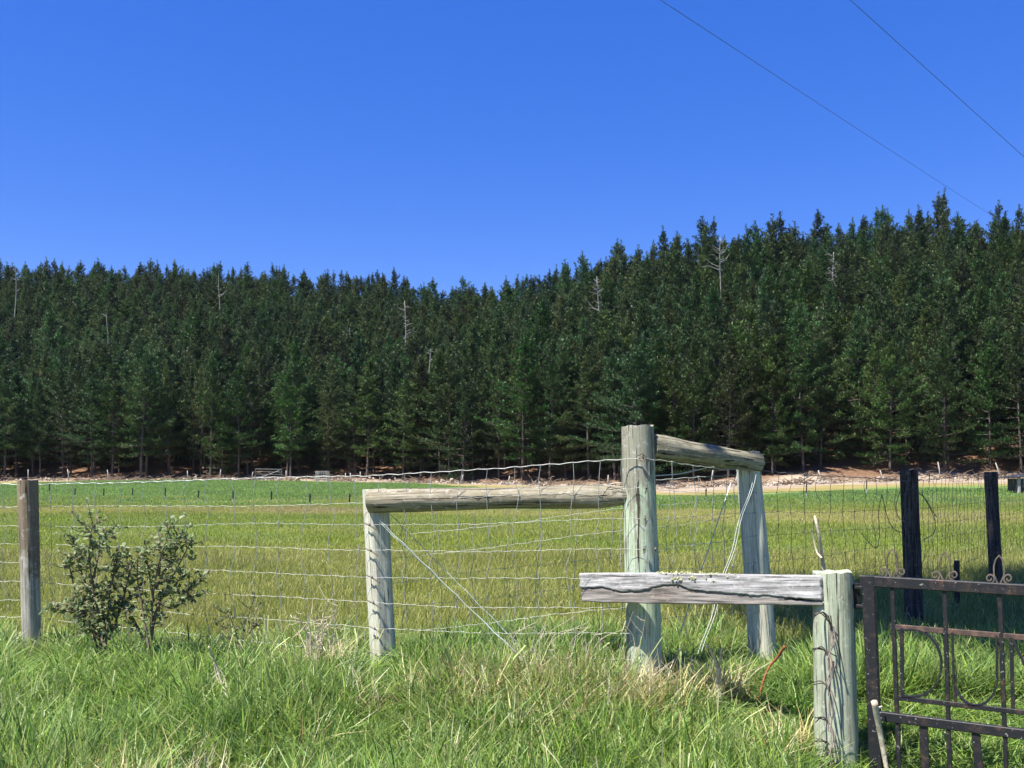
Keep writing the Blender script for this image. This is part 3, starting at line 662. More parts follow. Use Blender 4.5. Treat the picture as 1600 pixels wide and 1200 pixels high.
net('netting', fA, [(-205, 5.97, [752, 788, 815, 843, 872, 902, 932, 962]), (46, 5.99, [757, 792, 822, 850, 880, 908, 937, 965]), (588, 5.405, [743, 785, 820, 860, 902, 942, 982, 1023]), (1000, 5.035, [716, 762, 810, 858, 905, 950, 990, 1030])], seed=1)
net('netting', fA, [(608, 5.62, [800, 838, 873, 912, 950, 990]), (990, 5.30, [752, 792, 827, 866, 906, 948]), (1150, 5.55, [742, 776, 806, 845, 886, 925])], spacing=.19, seed=2, label='second slack layer of netting behind the rail')
mb = MB()
for a, b_ in (((586, 810, 5.42), (880, 1089, 5.06)), ((590, 810, 5.41), (876, 1089, 5.05)), ((606, 800, 5.56), (895, 1093, 5.2)), ((566, 768, 5.5), (592, 806, 5.41))):
    A, B = P(*a), P(*b_); mb.tube([A.lerp(B, i / 20) + Vector((0, 0, .004 * math.sin(i * 2.3))) for i in range(21)], .0021, 5, cap=False)
mb.build('brace_wire', M['wire_brace'], fA)
mb = MB()   # wire ends stapled round the brace post and the strainer
for py in (820, 860, 902, 942, 982, 1023):
    mb.tube([P(568 + (py - 820) * .05, py - 4, 5.42), P(578 + (py - 820) * .05, py + 1, 5.405), P(590 + (py - 820) * .05, py + 9, 5.40)], .0035, 5)
    mb.knot(P(577 + (py - 820) * .05, py, 5.402), .008)
for py, x in ((714, 1005), (762, 1010), (810, 1008), (858, 1006), (858, 1024)):
    mb.tube([P(x, py - 4, 5.03), P(x, py + 7, 5.028)], .0035, 5); mb.knot(P(x, py, 5.025), .008)
mb.tube([P(996, 712, 5.03), P(1003, 708, 5.02), P(1010, 713, 5.02), P(1006, 720, 5.025), P(998, 718, 5.03)], .004, 5)
mb.build('staples', M['wire_rusty'], fA)

# the other side of the corner: leaning end post, second rail, shaded posts
fB = empty('stock_fence', (2.0, 6.3, 0), 'wire fence turning away right of the strainer past two dark shaded posts', 'fence')
f, t = postline(1168, 707, 1195, 1062, 5.62); timber('post', M['wood_brace'], f, t, .080, .070, fB, 21, rough=.07, facet=(-math.pi / 2 - .4, .88), label='leaning pale end post carrying the sloping rail')
timber('rail', M['wood_rail_dark'], P(1015, 698, 5.16), P(1183, 723, 5.60), .066, .055, fB, 25, rough=.11, taper=lambda t: 1 + .05 * math.sin(t * 14), crack=4, label='sloping flaky rail between strainer and leaning post')
f, t = postline(1420, 735, 1429, 985, 6.95); timber('post', M['wood_shaded'], f, t, .062, .060, fB, 28, label='first dark post in the tree shade')
f, t = postline(1548, 738, 1556, 900, 9.5); timber('post', M['wood_shaded'], f, t, .060, .060, fB, 29, label='farther dark post in the tree shade')
f, t = postline(1680, 738, 1684, 870, 12.8); timber('post', M['wood_shaded'], f, t, .060, .060, fB, 30)
net('netting', fB, [(1004, 5.04, [716, 763, 812, 853, 890, 928, 968]), (1178, 5.53, [735, 770, 801, 838, 880, 918, 958])], seed=4)
net('netting', fB, [(1178, 5.53, [735, 770, 801, 838, 880, 918, 958]), (1420, 6.87, [752, 772, 796, 822, 849, 876, 902]), (1549, 9.42, [741, 762, 784, 806, 829, 851, 868]), (1682, 12.7, [740, 757, 775, 793, 811, 829, 845])], seed=5, mat='wire_rusty', label='netting darkened by the tree shade')  # this run takes the darker wire so its colour carries the tree shade
mb = MB()
for a, b_ in (((1182, 738, 5.53), (1098, 1018, 5.1)), ((1178, 742, 5.53), (1092, 1022, 5.1))):
    A, B = P(*a), P(*b_); mb.tube([A.lerp(B, i / 16) + Vector((.007 * math.sin(i * 1.1), 0, 0)) for i in range(17)], .0016, 5, cap=False)
A, B = P(1142, 755, 5.6), P(1062, 990, 5.25); mb.tube([A, A.lerp(B, .5), B], .003, 5, cap=False)
A, B = P(1104, 731, 5.4), P(1015, 744, 5.1); mb.tube([A, A.lerp(B, .5) + Vector((0, 0, -.012)), B], .003, 5, cap=False)
mb.build('brace_wire', M['wire_brace'], fB)
mb = MB()   # loose loops of wire hung on the first dark post
def loop(pts, D, r=.0028): 
    V_ = [P(x, y, D + .05 * math.sin(i)) for i, (x, y) in enumerate(pts)]
    out = []
    for i in range(len(V_) - 1):
        p0, p1, p2, p3 = V_[max(i - 1, 0)], V_[i], V_[i + 1], V_[min(i + 2, len(V_) - 1)]
        for s_ in range(6):
            t = s_ / 6; out.append(.5 * ((2 * p1) + (p2 - p0) * t + (2 * p0 - 5 * p1 + 4 * p2 - p3) * t * t + (3 * p1 - p0 - 3 * p2 + p3) * t ** 3))
    return out + [V_[-1]]
for pts in ([(1378, 772), (1373, 800), (1374, 835), (1370, 856), (1358, 848), (1346, 833)], [(1378, 772), (1386, 806), (1396, 826), (1410, 832)], [(1436, 770), (1448, 782), (1458, 800), (1464, 808)], [(1440, 770), (1456, 800), (1462, 820), (1458, 834), (1442, 844)], [(1406, 768), (1400, 790), (1404, 808), (1414, 815)]):
    mb.tube(loop(pts, 6.84), .0028, 5, cap=False)
mb.build('loose_wire', M['wire_rusty'], fB)

# ------------------------------------------------------------------ gate post with the split board
gp0 = P(1300, 1190, 4.30)
gpo = empty('gate_post', (gp0.x, 4.30, gz1(gp0.x, 4.3)), 'thick lichened gate post with a split board nailed across its top', 'gate post')
f, t = postline(1300, 893, 1308, 1200, 4.30)
timber('post', M['wood_gatepost'], f, t, .092, .083, gpo, 33, rough=.06, crack=3, oval=.03)
BL, BR = P(907, 918, 5.15), P(1283, 923, 4.235)
bx_ = (BR - BL).normalized(); byv = Vector((-bx_.y, bx_.x, 0)).normalized(); bz_ = bx_.cross(byv); LB = (BR - BL).length
def crackline(t): 
    pxv = 906 + t * 374
    return .028 * mn.noise(Vector((t * 60, 1, 0))) + .03 * mn.noise(Vector((t * 23, 4, 0))) + float(ip(pxv, [906, 945, 965, 985, 1015, 1035, 1055, 1078, 1092, 1150, 1200, 1245, 1280], [.46, .52, .42, .36, .40, .52, .60, .63, .46, .36, .30, .22, .16]))
nx_, nz_ = 220, 40; V_, F_, mi_ = [], [], []
TH = .048
def bh(t): return .148 + .006 * math.sin(t * 5) - .012 * t
for side in (0, 1):
    for i in range(nx_ + 1):
        t = i / nx_
        for k in range(nz_ + 1):
            q = k / nz_; h = bh(t); cl_ = crackline(t)
            zz = (q - .5) * h + .003 * mn.noise(Vector((t * 14, side, q * 2))); yy = TH if side else 0.0
            if not side:
                dq = q - cl_
                yy += (-.004 if dq > 0 else .003) + .009 * math.exp(-(dq / .022) ** 2) + .003 * mn.noise(Vector((t * 9, q * 9, 2)))
            if k in (0, nz_): yy += (.004 if not side else -.004)
            ex = .006 * mn.noise(Vector((q * 5, i, 0))) if i in (0, nx_) else 0
            p = BL + bx_ * (t * LB + ex) + byv * yy + bz_ * zz; V_.append(p)
st = (nx_ + 1) * (nz_ + 1); ix_ = lambda s_, i, k: s_ * st + i * (nz_ + 1) + k
for s_ in (0, 1):
    for i in range(nx_):
        for k in range(nz_):
            q = (ix_(s_, i, k), ix_(s_, i + 1, k), ix_(s_, i + 1, k + 1), ix_(s_, i, k + 1)); F_.append(q if not s_ else q[::-1])
            mi_.append(0 if (k + .5) / nz_ > crackline((i + .5) / nx_) else 1)
for i in range(nx_):
    F_.append((ix_(0, i, nz_), ix_(0, i + 1, nz_), ix_(1, i + 1, nz_), ix_(1, i, nz_))); mi_.append(0)
    F_.append((ix_(0, i + 1, 0), ix_(0, i, 0), ix_(1, i, 0), ix_(1, i + 1, 0))); mi_.append(1)
for k in range(nz_):
    F_.append((ix_(0, 0, k), ix_(0, 0, k + 1), ix_(1, 0, k + 1), ix_(1, 0, k))); mi_.append(0 if k > nz_ / 2 else 1)
    F_.append((ix_(0, nx_, k + 1), ix_(0, nx_, k), ix_(1, nx_, k), ix_(1, nx_, k + 1))); mi_.append(0)
# board mesh in its own frame (z along the grain)
Rm = Matrix((-byv, bz_, bx_)).transposed().to_4x4(); Rm.translation = BL
inv = Rm.inverted(); mb = MB(); mb.add([inv @ p for p in V_], F_); mb.m = mi_
bo = bpy.data.objects.new('board', mb.mesh('board', [M['board_pale'], M['board_brown']], True)); C.objects.link(bo); bo.parent = gpo
bo.matrix_basis = Matrix.Translation(-gpo.location) @ Rm; tag(bo, label='split weathered board, bleached along its upper half')
mb = MB(); g = random.Random(3)
for i in range(46):
    t = min(.98, max(.3, g.gauss(.50, .07))) if i < 36 else g.uniform(.35, .7)
    p = BL + bx_ * (t * LB) + bz_ * (bh(t) * (.5 if i % 3 else g.uniform(.25, .48))) + byv * (g.uniform(.0, .035) if i % 3 else -.004)
    r = g.uniform(.004, .011)
    for q in range(3): mb.knot(p + Vector((g.gauss(0, r), g.gauss(0, r * .4), g.uniform(-.2, .5) * r)), r * g.uniform(.5, 1))
M['lichen'] = simple('yellow_lichen', (0.22, 0.23, 0.10), (0.44, 0.46, 0.26), 60, 0.95)
lo = mb.mesh('lichen', M['lichen']); l2 = bpy.data.objects.new('lichen', lo); C.objects.link(l2); l2.parent = bo; l2.matrix_parent_inverse = Rm.inverted()
mb = MB(); g = random.Random(9)  # wire ends twisted round the post
for py in (962, 1015, 1070, 1125, 1160):
    for j in range(3):
        x0 = 1272 + g.uniform(-2, 4)
        mb.tube(loop([(x0, py + g.uniform(-4, 4)), (x0 + 12, py - 3 + g.uniform(-3, 3)), (x0 + 24, py + g.uniform(4, 12)), (x0 + 28 + g.uniform(-4, 6), py + g.uniform(25, 45)), (x0 + 22 + g.uniform(-6, 8), py + g.uniform(48, 75))], 4.185), .0026, 5, cap=False)
for j in range(3): mb.tube(loop([(1290 + j * 4, 962), (1300, 985 + j * 3), (1301 - j, 1020), (1296, 1050 + 6 * j)], 4.19), .0026, 5, cap=False)
mb.tube(loop([(1297, 1020), (1312, 1030), (1325, 1047)], 4.19), .0026, 5, cap=False)
mb.build('wire_tangle', M['wire_rusty'], gpo, label='tangled cut wire ends stapled down the post')
mb = MB(); hp = P(1338, 932, 4.27)
mb.bar(P(1337, 912, 4.28), P(1338, 950, 4.28), .03, .03, (1, 0, 0)); mb.bar(P(1328, 946, 4.28), P(1352, 948, 4.24), .014, .014, (0, 0, 1)); mb.bar(P(1328, 918, 4.28), P(1350, 918, 4.24), .014, .014, (0, 0, 1))
mb.build('hinge', M['iron'], gpo)

# ------------------------------------------------------------------ wrought iron gate
g0, g1 = Vector((1.49, 4.20, 0)), Vector((2.02, 3.88, 0)); gd = (g1 - g0).normalized(); gn = Vector((gd.y, -gd.x, 0))
def gp(px_, py, off=0.0):
    u_ = (px_ - 800) / FPX; s_ = (u_ * g0.y - g0.x) / (gd.x - u_ * gd.y); q = g0 + gd * s_
    return Vector((q.x, q.y, EYE + (HOR - py) / FPX * q.y)) + gn * off
gate = empty('iron_gate', (g0.x, g0.y, gz1(g0.x, g0.y)), 'old black wrought iron gate with letters, scrolls and flaking rust', 'gate')
ZB = -0.20
def onrail(a, b, px_):      # row of the rail a-b at column px_
    return a[1] + (b[1] - a[1]) * (px_ - a[0]) / (b[0] - a[0])
def gbar(name, a, b, wd, th, mat='iron', off=0.0, ext=0.0, **kw):
    A, B = gp(*a, off), gp(*b, off); 
    if ext: B = B + (B - A).normalized() * ext
    mb = MB(); mb.bar(A, B, wd, th, gd if abs((B - A).normalized().z) > .7 else (0, 0, 1)); return mb.build(name, M[mat], gate, **kw)
TR, MR, LR, BRr = ((1345, 907), (1600, 922)), ((1392, 979), (1600, 996)), ((1372, 1118), (1600, 1147)), ((1404, 1090), (1600, 1113))
EXT = .62
gbar('top_rail', *TR, .046, .032, ext=EXT); gbar('lower_rail', *LR, .040, .026, ext=EXT)
gbar('middle_rail', *MR, .022, .014, 'iron_rusty', ext=EXT); gbar('letter_rail', *BRr, .020, .012, off=.004, ext=EXT)
A = gp(1357, 900); mb = MB(); mb.bar(A + Vector((0, 0, .0)), Vector((A.x, A.y, ZB)) + gd * .035, .052, .036, gd); mb.build('stile', M['iron'], gate)
A = gp(1600, 922) + gd * EXT; mb = MB(); mb.bar(A, Vector((A.x, A.y, ZB)), .052, .036, gd); mb.build('stile', M['iron'], gate)
mb = MB(); A = g0 + gd * .03; B = A + gd * (EXT + .66); mb.bar((A.x, A.y, ZB + .03), (B.x, B.y, ZB + .03), .04, .026, (0, 0, 1)); mb.build('bottom_rail', M['iron'], gate)
for x0, x1 in ((1394, 1405), (1476, 1484), (1562, 1572), (1660, 1672), (1780, 1795)):
    a = gp(x0, onrail(*TR, x0) + 6); b = gp(x1, 1200); mb = MB(); d = (b - a); b = a + d * ((a.z - ZB - .03) / -d.z); mb.bar(a, b, .017, .017, gd); mb.build('bar', M['iron'], gate)
for x0, x1 in ((1443, 1446), (1524, 1530), (1612, 1619), (1715, 1724)):
    a = gp(x0, onrail(*LR, x0) + 5); b = gp(x1, 1200); d = (b - a); b = a + d * ((a.z - ZB - .03) / -d.z); mb = MB(); mb.bar(a, b, .032, .012, gd); mb.build('bar', M['iron'], gate)
def strap(name, pts, mat='iron', wd=.020, th=.008, **kw):
    """flat iron strap bent in the plane of the gate, standing edge-on to it"""
    V_ = [gp(x, y) for x, y in pts]; mb = MB(); k = len(V_); vs = []
    for i, p in enumerate(V_):
        t = (V_[min(i + 1, k - 1)] - V_[max(i - 1, 0)]).normalized(); nrm = t.cross(gn).normalized()
        vs += [p + nrm * th / 2 + gn * wd / 2, p - nrm * th / 2 + gn * wd / 2, p - nrm * th / 2 - gn * wd / 2, p + nrm * th / 2 - gn * wd / 2]
    fs = [(i * 4 + j, i * 4 + (j + 1) % 4, (i + 1) * 4 + (j + 1) % 4, (i + 1) * 4 + j) for i in range(k - 1) for j in range(4)] + [(3, 2, 1, 0), tuple((k - 1) * 4 + j for j in range(4))]
    mb.add(vs, fs); return mb
def letter(mbs, lab):
    out = MB()
    for m_ in mbs: out.add(m_.v, m_.f)
    out.build('letter', M['iron'], gate, label=lab)
arc = lambda cx, cy, rx, ry, a0, a1, n=20, sl=0.0: [(cx + rx * math.cos(R(a0 + (a1 - a0) * i / n)), cy + ry * math.sin(R(a0 + (a1 - a0) * i / n)) + sl * rx * math.cos(R(a0 + (a1 - a0) * i / n))) for i in range(n + 1)]
letter([strap('', [(1409, 981), (1410, 1090)], wd=.016, th=.014), strap('', [(1409, 984), (1425, 984)] + arc(1428, 1036, 43, 52, -80, 80, 22, .05) + [(1424, 1089), (1409, 1088)])], 'iron letter D with a round bow')
letter([strap('', [(1488, 988), (1490, 1055)] + arc(1524, 1058, 34, 44, 180, 0, 22, .05)[1:-1] + [(1558, 1060), (1557, 992)]), strap('', [(1492, 1055), (1493, 1102)], wd=.012, th=.010)], 'iron letter U with a rounded foot')
letter([strap('', [(1580, 996), (1583, 1112)], wd=.016, th=.014), strap('', [(1582, 998), (1636, 1116)]), strap('', [(1634, 1000), (1638, 1118)], wd=.016, th=.014)], 'iron letter N cut by the picture edge')
for x in (1394, 1476, 1561, 1662, 1782):
    y0 = onrail(*TR, x) - 8; sc = 1.0 if x < 1600 else 1.15; out = MB()
    segs = [[(x - 2, y0), (x - 8 * sc, y0 - 14), (x - 8 * sc, y0 - 28), (x - 5 * sc, y0 - 38), (x, y0 - 44), (x + 5 * sc, y0 - 38), (x + 8 * sc, y0 - 28), (x + 8 * sc, y0 - 14), (x + 2, y0)]]
    for sg in (-1, 1):
        pts = [(x + sg * 1, y0)]
        for i in range(26):
            a = R(100 - i * 19.0); r_ = 8.2 * (1 - i / 34); pts.append((x + sg * (14.5 - r_ * math.cos(a) * 1.0), y0 - 8 + r_ * math.sin(a)))
        segs.append(pts)
    for sg in segs: 
        s_ = strap('', sg, wd=.012, th=.005); out.add(s_.v, s_.f)
    out.build('finial', M['iron_grey'], gate, label='weathered looped finial between two scrolls')

# ------------------------------------------------------------------ sticks, pegs and odds and ends
def stick(name, paths, rads, D, mat, label, cat, grd=True):
    V0 = P(*paths[0][0], D); root_z = gz1(V0.x, D); mb = MB()
    for pts, r_ in zip(paths, rads):
        q = loop(pts, D); k = len(q); mb.tube(q, [r_ * (1 - .5 * i / k) for i in range(k)], 6)
    o = mb.build(name, M[mat], smooth=True, label=label, cat=cat); return o
stick('dead_stick', [[(1312, 1180), (1300, 1000), (1288, 895), (1283, 862), (1281, 842), (1275, 815), (1273, 807)], [(1284, 872), (1276, 862), (1271, 838), (1271, 818), (1273, 808)]], [.011, .005], 4.62, 'stick', 'bleached forked stick standing up behind the gate post', 'stick')
stick('dead_stick', [[(1366, 1096), (1376, 1150), (1388, 1215), (1396, 1250)], [(1369, 1108), (1378, 1104)]], [.014, .007], 4.08, 'stick', 'pale bare stick leaning on the iron gate stile', 'stick')
stick('rusty_rod', [[(1226, 1010), (1214, 1028), (1202, 1042), (1192, 1066), (1184, 1100)]], [.008], 4.9, 'rust', 'rust brown rod slanting out of the grass by the leaning post', 'rod')
stick('dry_stalk', [[(356, 1090), (347, 1070), (338, 1040), (326, 1010)], [(354, 1080), (340, 1062), (334, 1035)], [(357, 1085), (352, 1062), (344, 1046)]], [.008, .004, .004], 4.75, 'stick', 'straw coloured broken stalk slanting from the grass below the small thorny shrub', 'dry stalk')
stick('dry_stalk', [[(1122, 1120), (1118, 1090), (1122, 1050), (1112, 1020), (1104, 1008)], [(1130, 1118), (1126, 1080), (1124, 1040), (1128, 1012)], [(1118, 1100), (1108, 1078), (1104, 1070)]], [.010, .008, .006], 4.8, 'stick', 'cluster of dry pale stalks under the board', 'dry stalk')
mb = MB(); mb.tube([P(1495, 905, 8.0), P(1495, 876, 8.0)], .024, 8); mb.tube([foot(1496, 905, 8.0), P(1495, 905, 8.0)], .024, 8)
mb.build('fence_peg', M['black_plastic'], label='short dark stump peg behind the gate scrolls', cat='peg')

def peg(px_, ytop, ybot, label):
    D = EYE * FPX / (ybot - HOR); v = P(px_, ybot, D); z0 = gz1(v.x, D); h = (ybot - ytop) / FPX * D
    r = empty('fence_peg', (v.x, D, z0), label, 'peg', 'electric fence pegs across the paddock')
    mb = MB(); mb.tube([(v.x, D, z0 - .1), (v.x, D, z0 + h * .36)], .021, 8); mb.build('foot', M['white_post'], r)
    mb = MB(); mb.tube([(v.x, D, z0 + h * .36), (v.x + .01, D, z0 + h)], .027, 8); mb.tube([(v.x - .05, D, z0 + h * .82), (v.x + .05, D, z0 + h * .82)], .012, 6); mb.build('shaft', M['black_plastic'], r)
pegs = [(77, 757, 775), (117, 762, 778), (162, 762, 779), (207, 762, 778), (258, 762, 781), (310, 766, 783), (364, 766, 786), (424, 768, 788), (484, 771, 791), (546, 771, 791)]
for i, p in enumerate(pegs): peg(*p, '%s black topped peg from the left in the paddock row' % ORD[i])
for (x, a, b_), l in zip([(1103, 762, 782), (1260, 755, 778), (1354, 751, 775), (1452, 748, 770), (1528, 746, 769)], ['peg between the strainer and the leaning post', 'peg right of the leaning post', 'peg left of the first dark post', 'peg just right of the first dark post', 'peg just left of the second dark post']):
    peg(x, a, b_, 'thin dark ' + l)
# posts along the foot of the wood
fp = [(44, 738, 756), (107, 734, 752), (169, 734, 751), (293, 738, 753), (344, 738, 755), (394, 738, 752), (447, 739, 755), (540, 744, 757), (548, 744, 757), (563, 742, 757), (722, 754, 768), (795, 752, 766), (950, 744, 763), (1112, 738, 764), (1150, 745, 763), (1282, 730, 750), (1378, 736, 752), (1468, 721, 747), (1560, 719, 745)]
fl = ['pale post at far left of the forest edge fence', 'forest edge post just right of the lone left post top', 'forest edge post above the left end of the shrub', 'dim thin post left of the far metal gate by the tree shadow', 'forest edge post well left of the far metal gate', 'leaning post hanging the far metal gate', 'post closing the right side of the far metal gate', 'thin post right of the mesh pen', 'post beside another right of the mesh pen', 'pale post nearest the left end of the brace rail', 'post end showing above the middle of the brace rail', 'post end above the right half of the brace rail', 'forest edge post just left of the strainer', 'forest edge post under the sloping rail', 'white forest edge post left of the leaning end post', 'pale leaning post on the bank right of the leaning end post', 'white post on the grassy rise left of the first dark post', 'white leaning post between the two dark posts', 'white leaning post just right above the second dark post']
for (x, a, b_), l in zip(fp, fl):
    p_ = x; D = float(f_edge(p_)) - 0.6; v = P(x, b_, D); z0 = gz1(v.x, D); h = (b_ - a) / FPX * D; ln = rnd.uniform(-.06, .06) - (.08 if x > 1270 else 0)
    mb = MB(); mb.tube([(v.x, D, z0 - .3), (v.x, D, z0 + h * .5), (v.x + ln * 2, D, z0 + h)], [.048, .046, .044], 8)
    mb.build('fence_post', M['white_post'], label=l, cat='fence post', group='pale posts along the foot of the wood', smooth=True)
D = 96.0   # far metal gate and mesh pen
gt = P(419, 752, D); z0 = gz1(gt.x, D)
fg = empty('farm_gate', (gt.x, D, z0), 'grey tubular metal farm gate in the fence at the forest edge', 'gate')
xa, xb = P(399, 750, D).x, P(439, 750, D).x; mb = MB()
for h in (.15, 1.15): mb.tube([(xa, D, z0 + h), (xb, D + .4, z0 + h - .05)], .035, 6)
for x in (xa, xb): mb.tube([(x, D + .4 * (x == xb), z0 + .1), (x, D + .4 * (x == xb), z0 + 1.18)], .035, 6)
mb.build('frame', M['steel'], fg); mb = MB()
for h in (.4, .65, .9): mb.tube([(xa, D, z0 + h), (xb, D + .4, z0 + h - .05)], .018, 5)
mb.tube([(xa, D, z0 + .15), (xb, D + .4, z0 + 1.1)], .02, 5)
for i in range(1, 9): x = xa + (xb - xa) * i / 9; mb.tube([(x, D + .4 * i / 9, z0 + .15), (x, D + .4 * i / 9, z0 + 1.12)], .008, 4)
mb.build('bars', M['steel'], fg)
D = 90.0; c0 = P(504, 757, D); z0 = gz1(c0.x, D); pen = empty('mesh_pen', (c0.x, D, z0), 'small pale mesh pen at the forest edge left of the brace post', 'pen')
mb = MB(); hw = .5
cs = [(-hw, -hw), (hw, -hw), (hw, hw), (-hw, hw)]
for cx, cy in cs: mb.tube([(c0.x + cx, D + cy, z0 - .1), (c0.x + cx, D + cy, z0 + 1.05)], .04, 6)
mb.build('posts', M['white_post'], pen); mb = MB()
for k in range(4):
    (ax_, ay_), (bx2, by2) = cs[k], cs[(k + 1) % 4]
    for h in (.1, .35, .6, .85, 1.0): mb.tube([(c0.x + ax_, D + ay_, z0 + h), (c0.x + bx2, D + by2, z0 + h)], .012, 4)
    for i in range(1, 6): t = i / 6; mb.tube([(c0.x + ax_ + (bx2 - ax_) * t, D + ay_ + (by2 - ay_) * t, z0 + .05), (c0.x + ax_ + (bx2 - ax_) * t, D + ay_ + (by2 - ay_) * t, z0 + 1.0)], .010, 4)
mb.build('mesh_sides', M['wire'], pen)
# dark lean-to at the right edge of the paddock
D = 48.0; s0 = P(1592, 774, D); z0 = gz1(s0.x, D)
sh = empty('shelter', (s0.x, D, z0), 'low dark stock shelter with a pale corner post at the right edge of the paddock', 'shelter')
mb = MB(); mb.bar((s0.x, D, z0 - .1), (s0.x, D, z0 + .86), .13, .13, (1, 0, 0)); mb.build('corner_post', M['white_post'], sh)
mb = MB(); mb.bar((s0.x + .1, D + .7, z0 + .35), (s0.x + 2.6, D + .7, z0 + .35), .72, 1.2, (0, 0, 1), bev=.02); mb.build('walls', M['dark_steel'], sh)
mb = MB(); mb.bar((s0.x - .35, D + .6, z0 + .78), (s0.x + 2.8, D + .6, z0 + 1.18), .05, 1.6, (0, 0, 1)); mb.build('roof', M['dark_steel'], sh)
# power lines
for nm, a, b_, lab in (('power_line', (900, -104, 22), (1640, 392, 120), 'power line crossing the sky down into the pines'), ('power_line', (1226, -110, 22), (2100, 690, 120), 'power line cutting across the upper right corner of the sky')):
    A, B = P(*a), P(*b_); mb = MB(); n = 40
    # the cables keep going towards poles well outside the picture
    A2 = A + (A - B) * 0.4
    mb.tube([A2.lerp(B, i / n) + Vector((0, 0, -0.3 * 4 * (i / n) * (1 - i / n))) for i in range(n + 1)], .008, 5, cap=False)
    mb.build(nm, M['cable'], label=lab, cat='power line')

# ------------------------------------------------------------------ shrubs and weeds
def leafset(pts, dirs, size, pal, seed, mat, name, parent):
    g = np.random.default_rng(seed); n = len(pts); pts = np.asarray(pts); d = np.asarray(dirs) + g.normal(0, .5, (n, 3)); d /= np.linalg.norm(d, axis=1, keepdims=True)
    s = np.cross(d, g.normal(0, .5, (n, 3)) + np.array([0, 0, 1.0])); s /= np.linalg.norm(s, axis=1, keepdims=True) + 1e-9
    nn = np.cross(s, d); L = size * g.uniform(.55, 1.25, (n, 1)); W = L * .27
    rows = [pts, pts + d * L * .35 - s * W + nn * W * .35, pts + d * L * .4, pts + d * L * .35 + s * W + nn * W * .35, pts + d * L * .72 - s * W * .75 + nn * W * .2, pts + d * L * .75, pts + d * L * .72 + s * W * .75 + nn * W * .2, pts + d * L - nn * L * .12]
    V = np.stack(rows, 1).reshape(-1, 3); o = np.arange(n)[:, None] * 8
    T = np.concatenate([o + np.array([q]) for q in ((0, 2, 1), (0, 3, 2), (4, 5, 7), (5, 6, 7))]); Q = np.concatenate([o + np.array([q]) for q in ((1, 2, 5, 4), (2, 3, 6, 5))])
    pal = np.asarray(pal); c = np.repeat(pal[g.integers(0, len(pal), n)] * g.uniform(.75, 1.25, (n, 1)), 8, 0)
    return put(name, np_mesh(name, V, [Q, T], mat, col=c), parent)
def shrub(name, stems, D, leaf, nleaf, label, seed, pal, twig=.14, stemmat='stem', r0=.008, leafmat_='leaf', cat='shrub'):
    """stems: pixel polylines from the ground up; side twigs and leaves spring from them"""
    g = random.Random(seed); b0 = P(*stems[0][0], D); root = empty(name, (b0.x, D, gz1(b0.x, D)), label, cat); mb = MB(); LP, LD = [], []
    for st_ in stems:
        dd = D + g.uniform(-.08, .08); path = loop(st_, dd); k = len(path); mb.tube(path, [r0 * (1 - .75 * i / k) for i in range(k)], 5)
        for i in range(k):
            f_ = i / k
            if f_ < .18: continue
            for j in range(nleaf[0]):
                if g.random() > nleaf[1]: continue
                dr = Vector((g.gauss(0, 1), g.gauss(0, 1), g.gauss(.35, .6))).normalized(); L = twig * g.uniform(.25, 1.1)
                e = path[i] + dr * L + Vector((0, 0, L * .15)); mb.tube([path[i], (path[i] + e) / 2 + Vector((0, 0, -.006)), e], [.0028, .0022, .0012] if leafmat_ == 'leaf' else [.0017, .0014, .0008], 3, cap=False)
                m_ = max(2, int(L / leaf * 3.4)) if leafmat_ == 'leaf' else 0
                for q in range(m_):
                    t = (q + .6) / m_; LP.append((path[i].lerp(e, t))[:]); LD.append((dr * .6 + Vector((g.gauss(0, .7), g.gauss(0, .7), g.gauss(.2, .5))))[:])
    mb.build('stems', M[stemmat], root)
    if LP: leafset(LP, LD, leaf, pal, seed, M[leafmat_], 'leaves', root)
RP = [(0.21, 0.31, 0.10), (0.27, 0.37, 0.14), (0.15, 0.23, 0.075), (0.36, 0.42, 0.20), (0.25, 0.23, 0.11)]
shrub('wild_rose_bush', [
    [(160, 1040), (155, 980), (148, 930), (140, 880), (140, 850), (145, 818)], [(158, 1030), (140, 975), (122, 940), (112, 900), (105, 868)], [(155, 1000), (130, 965), (105, 955), (84, 950)], [(163, 1030), (168, 970), (172, 920), (180, 890), (176, 872)],
    [(150, 960), (135, 915), (120, 870), (122, 852)], [(145, 910), (155, 860), (165, 838)], [(165, 1010), (150, 985), (140, 970), (128, 985)], [(170, 1000), (188, 950), (200, 905), (205, 880)], [(155, 1010), (165, 985), (160, 955), (158, 930)],
    [(232, 1040), (236, 985), (238, 940), (246, 890), (258, 850), (266, 822)], [(236, 1000), (246, 950), (268, 905), (286, 870), (300, 842)], [(238, 970), (256, 930), (282, 925), (302, 932)], [(232, 1010), (222, 950), (214, 900), (216, 868)], [(240, 940), (232, 890), (226, 855)], [(243, 920), (262, 880), (278, 855), (288, 838)], [(225, 1000), (205, 960), (194, 935)], [(246, 940), (270, 950), (292, 930), (296, 895)], [(248, 900), (250, 865), (240, 850)]],
    5.45, .036, (2, .56), 'leafy green wild rose bush with two upright lobes beside the left post', 41, RP)
shrub('thorny_shrub', [[(375, 1040), (372, 1000), (362, 970), (350, 955)], [(375, 1020), (380, 985), (388, 962), (392, 950)], [(372, 1010), (352, 985), (335, 965)], [(378, 1000), (392, 985), (402, 975)]], 5.4, .022, (1, .5), 'small sparse thorny shrub right of the rose bush', 43, [(0.16, 0.18, 0.08), (0.20, 0.17, 0.10), (0.13, 0.16, 0.07)], .12, r0=.0032)
mb_g = random.Random(5); stems = []
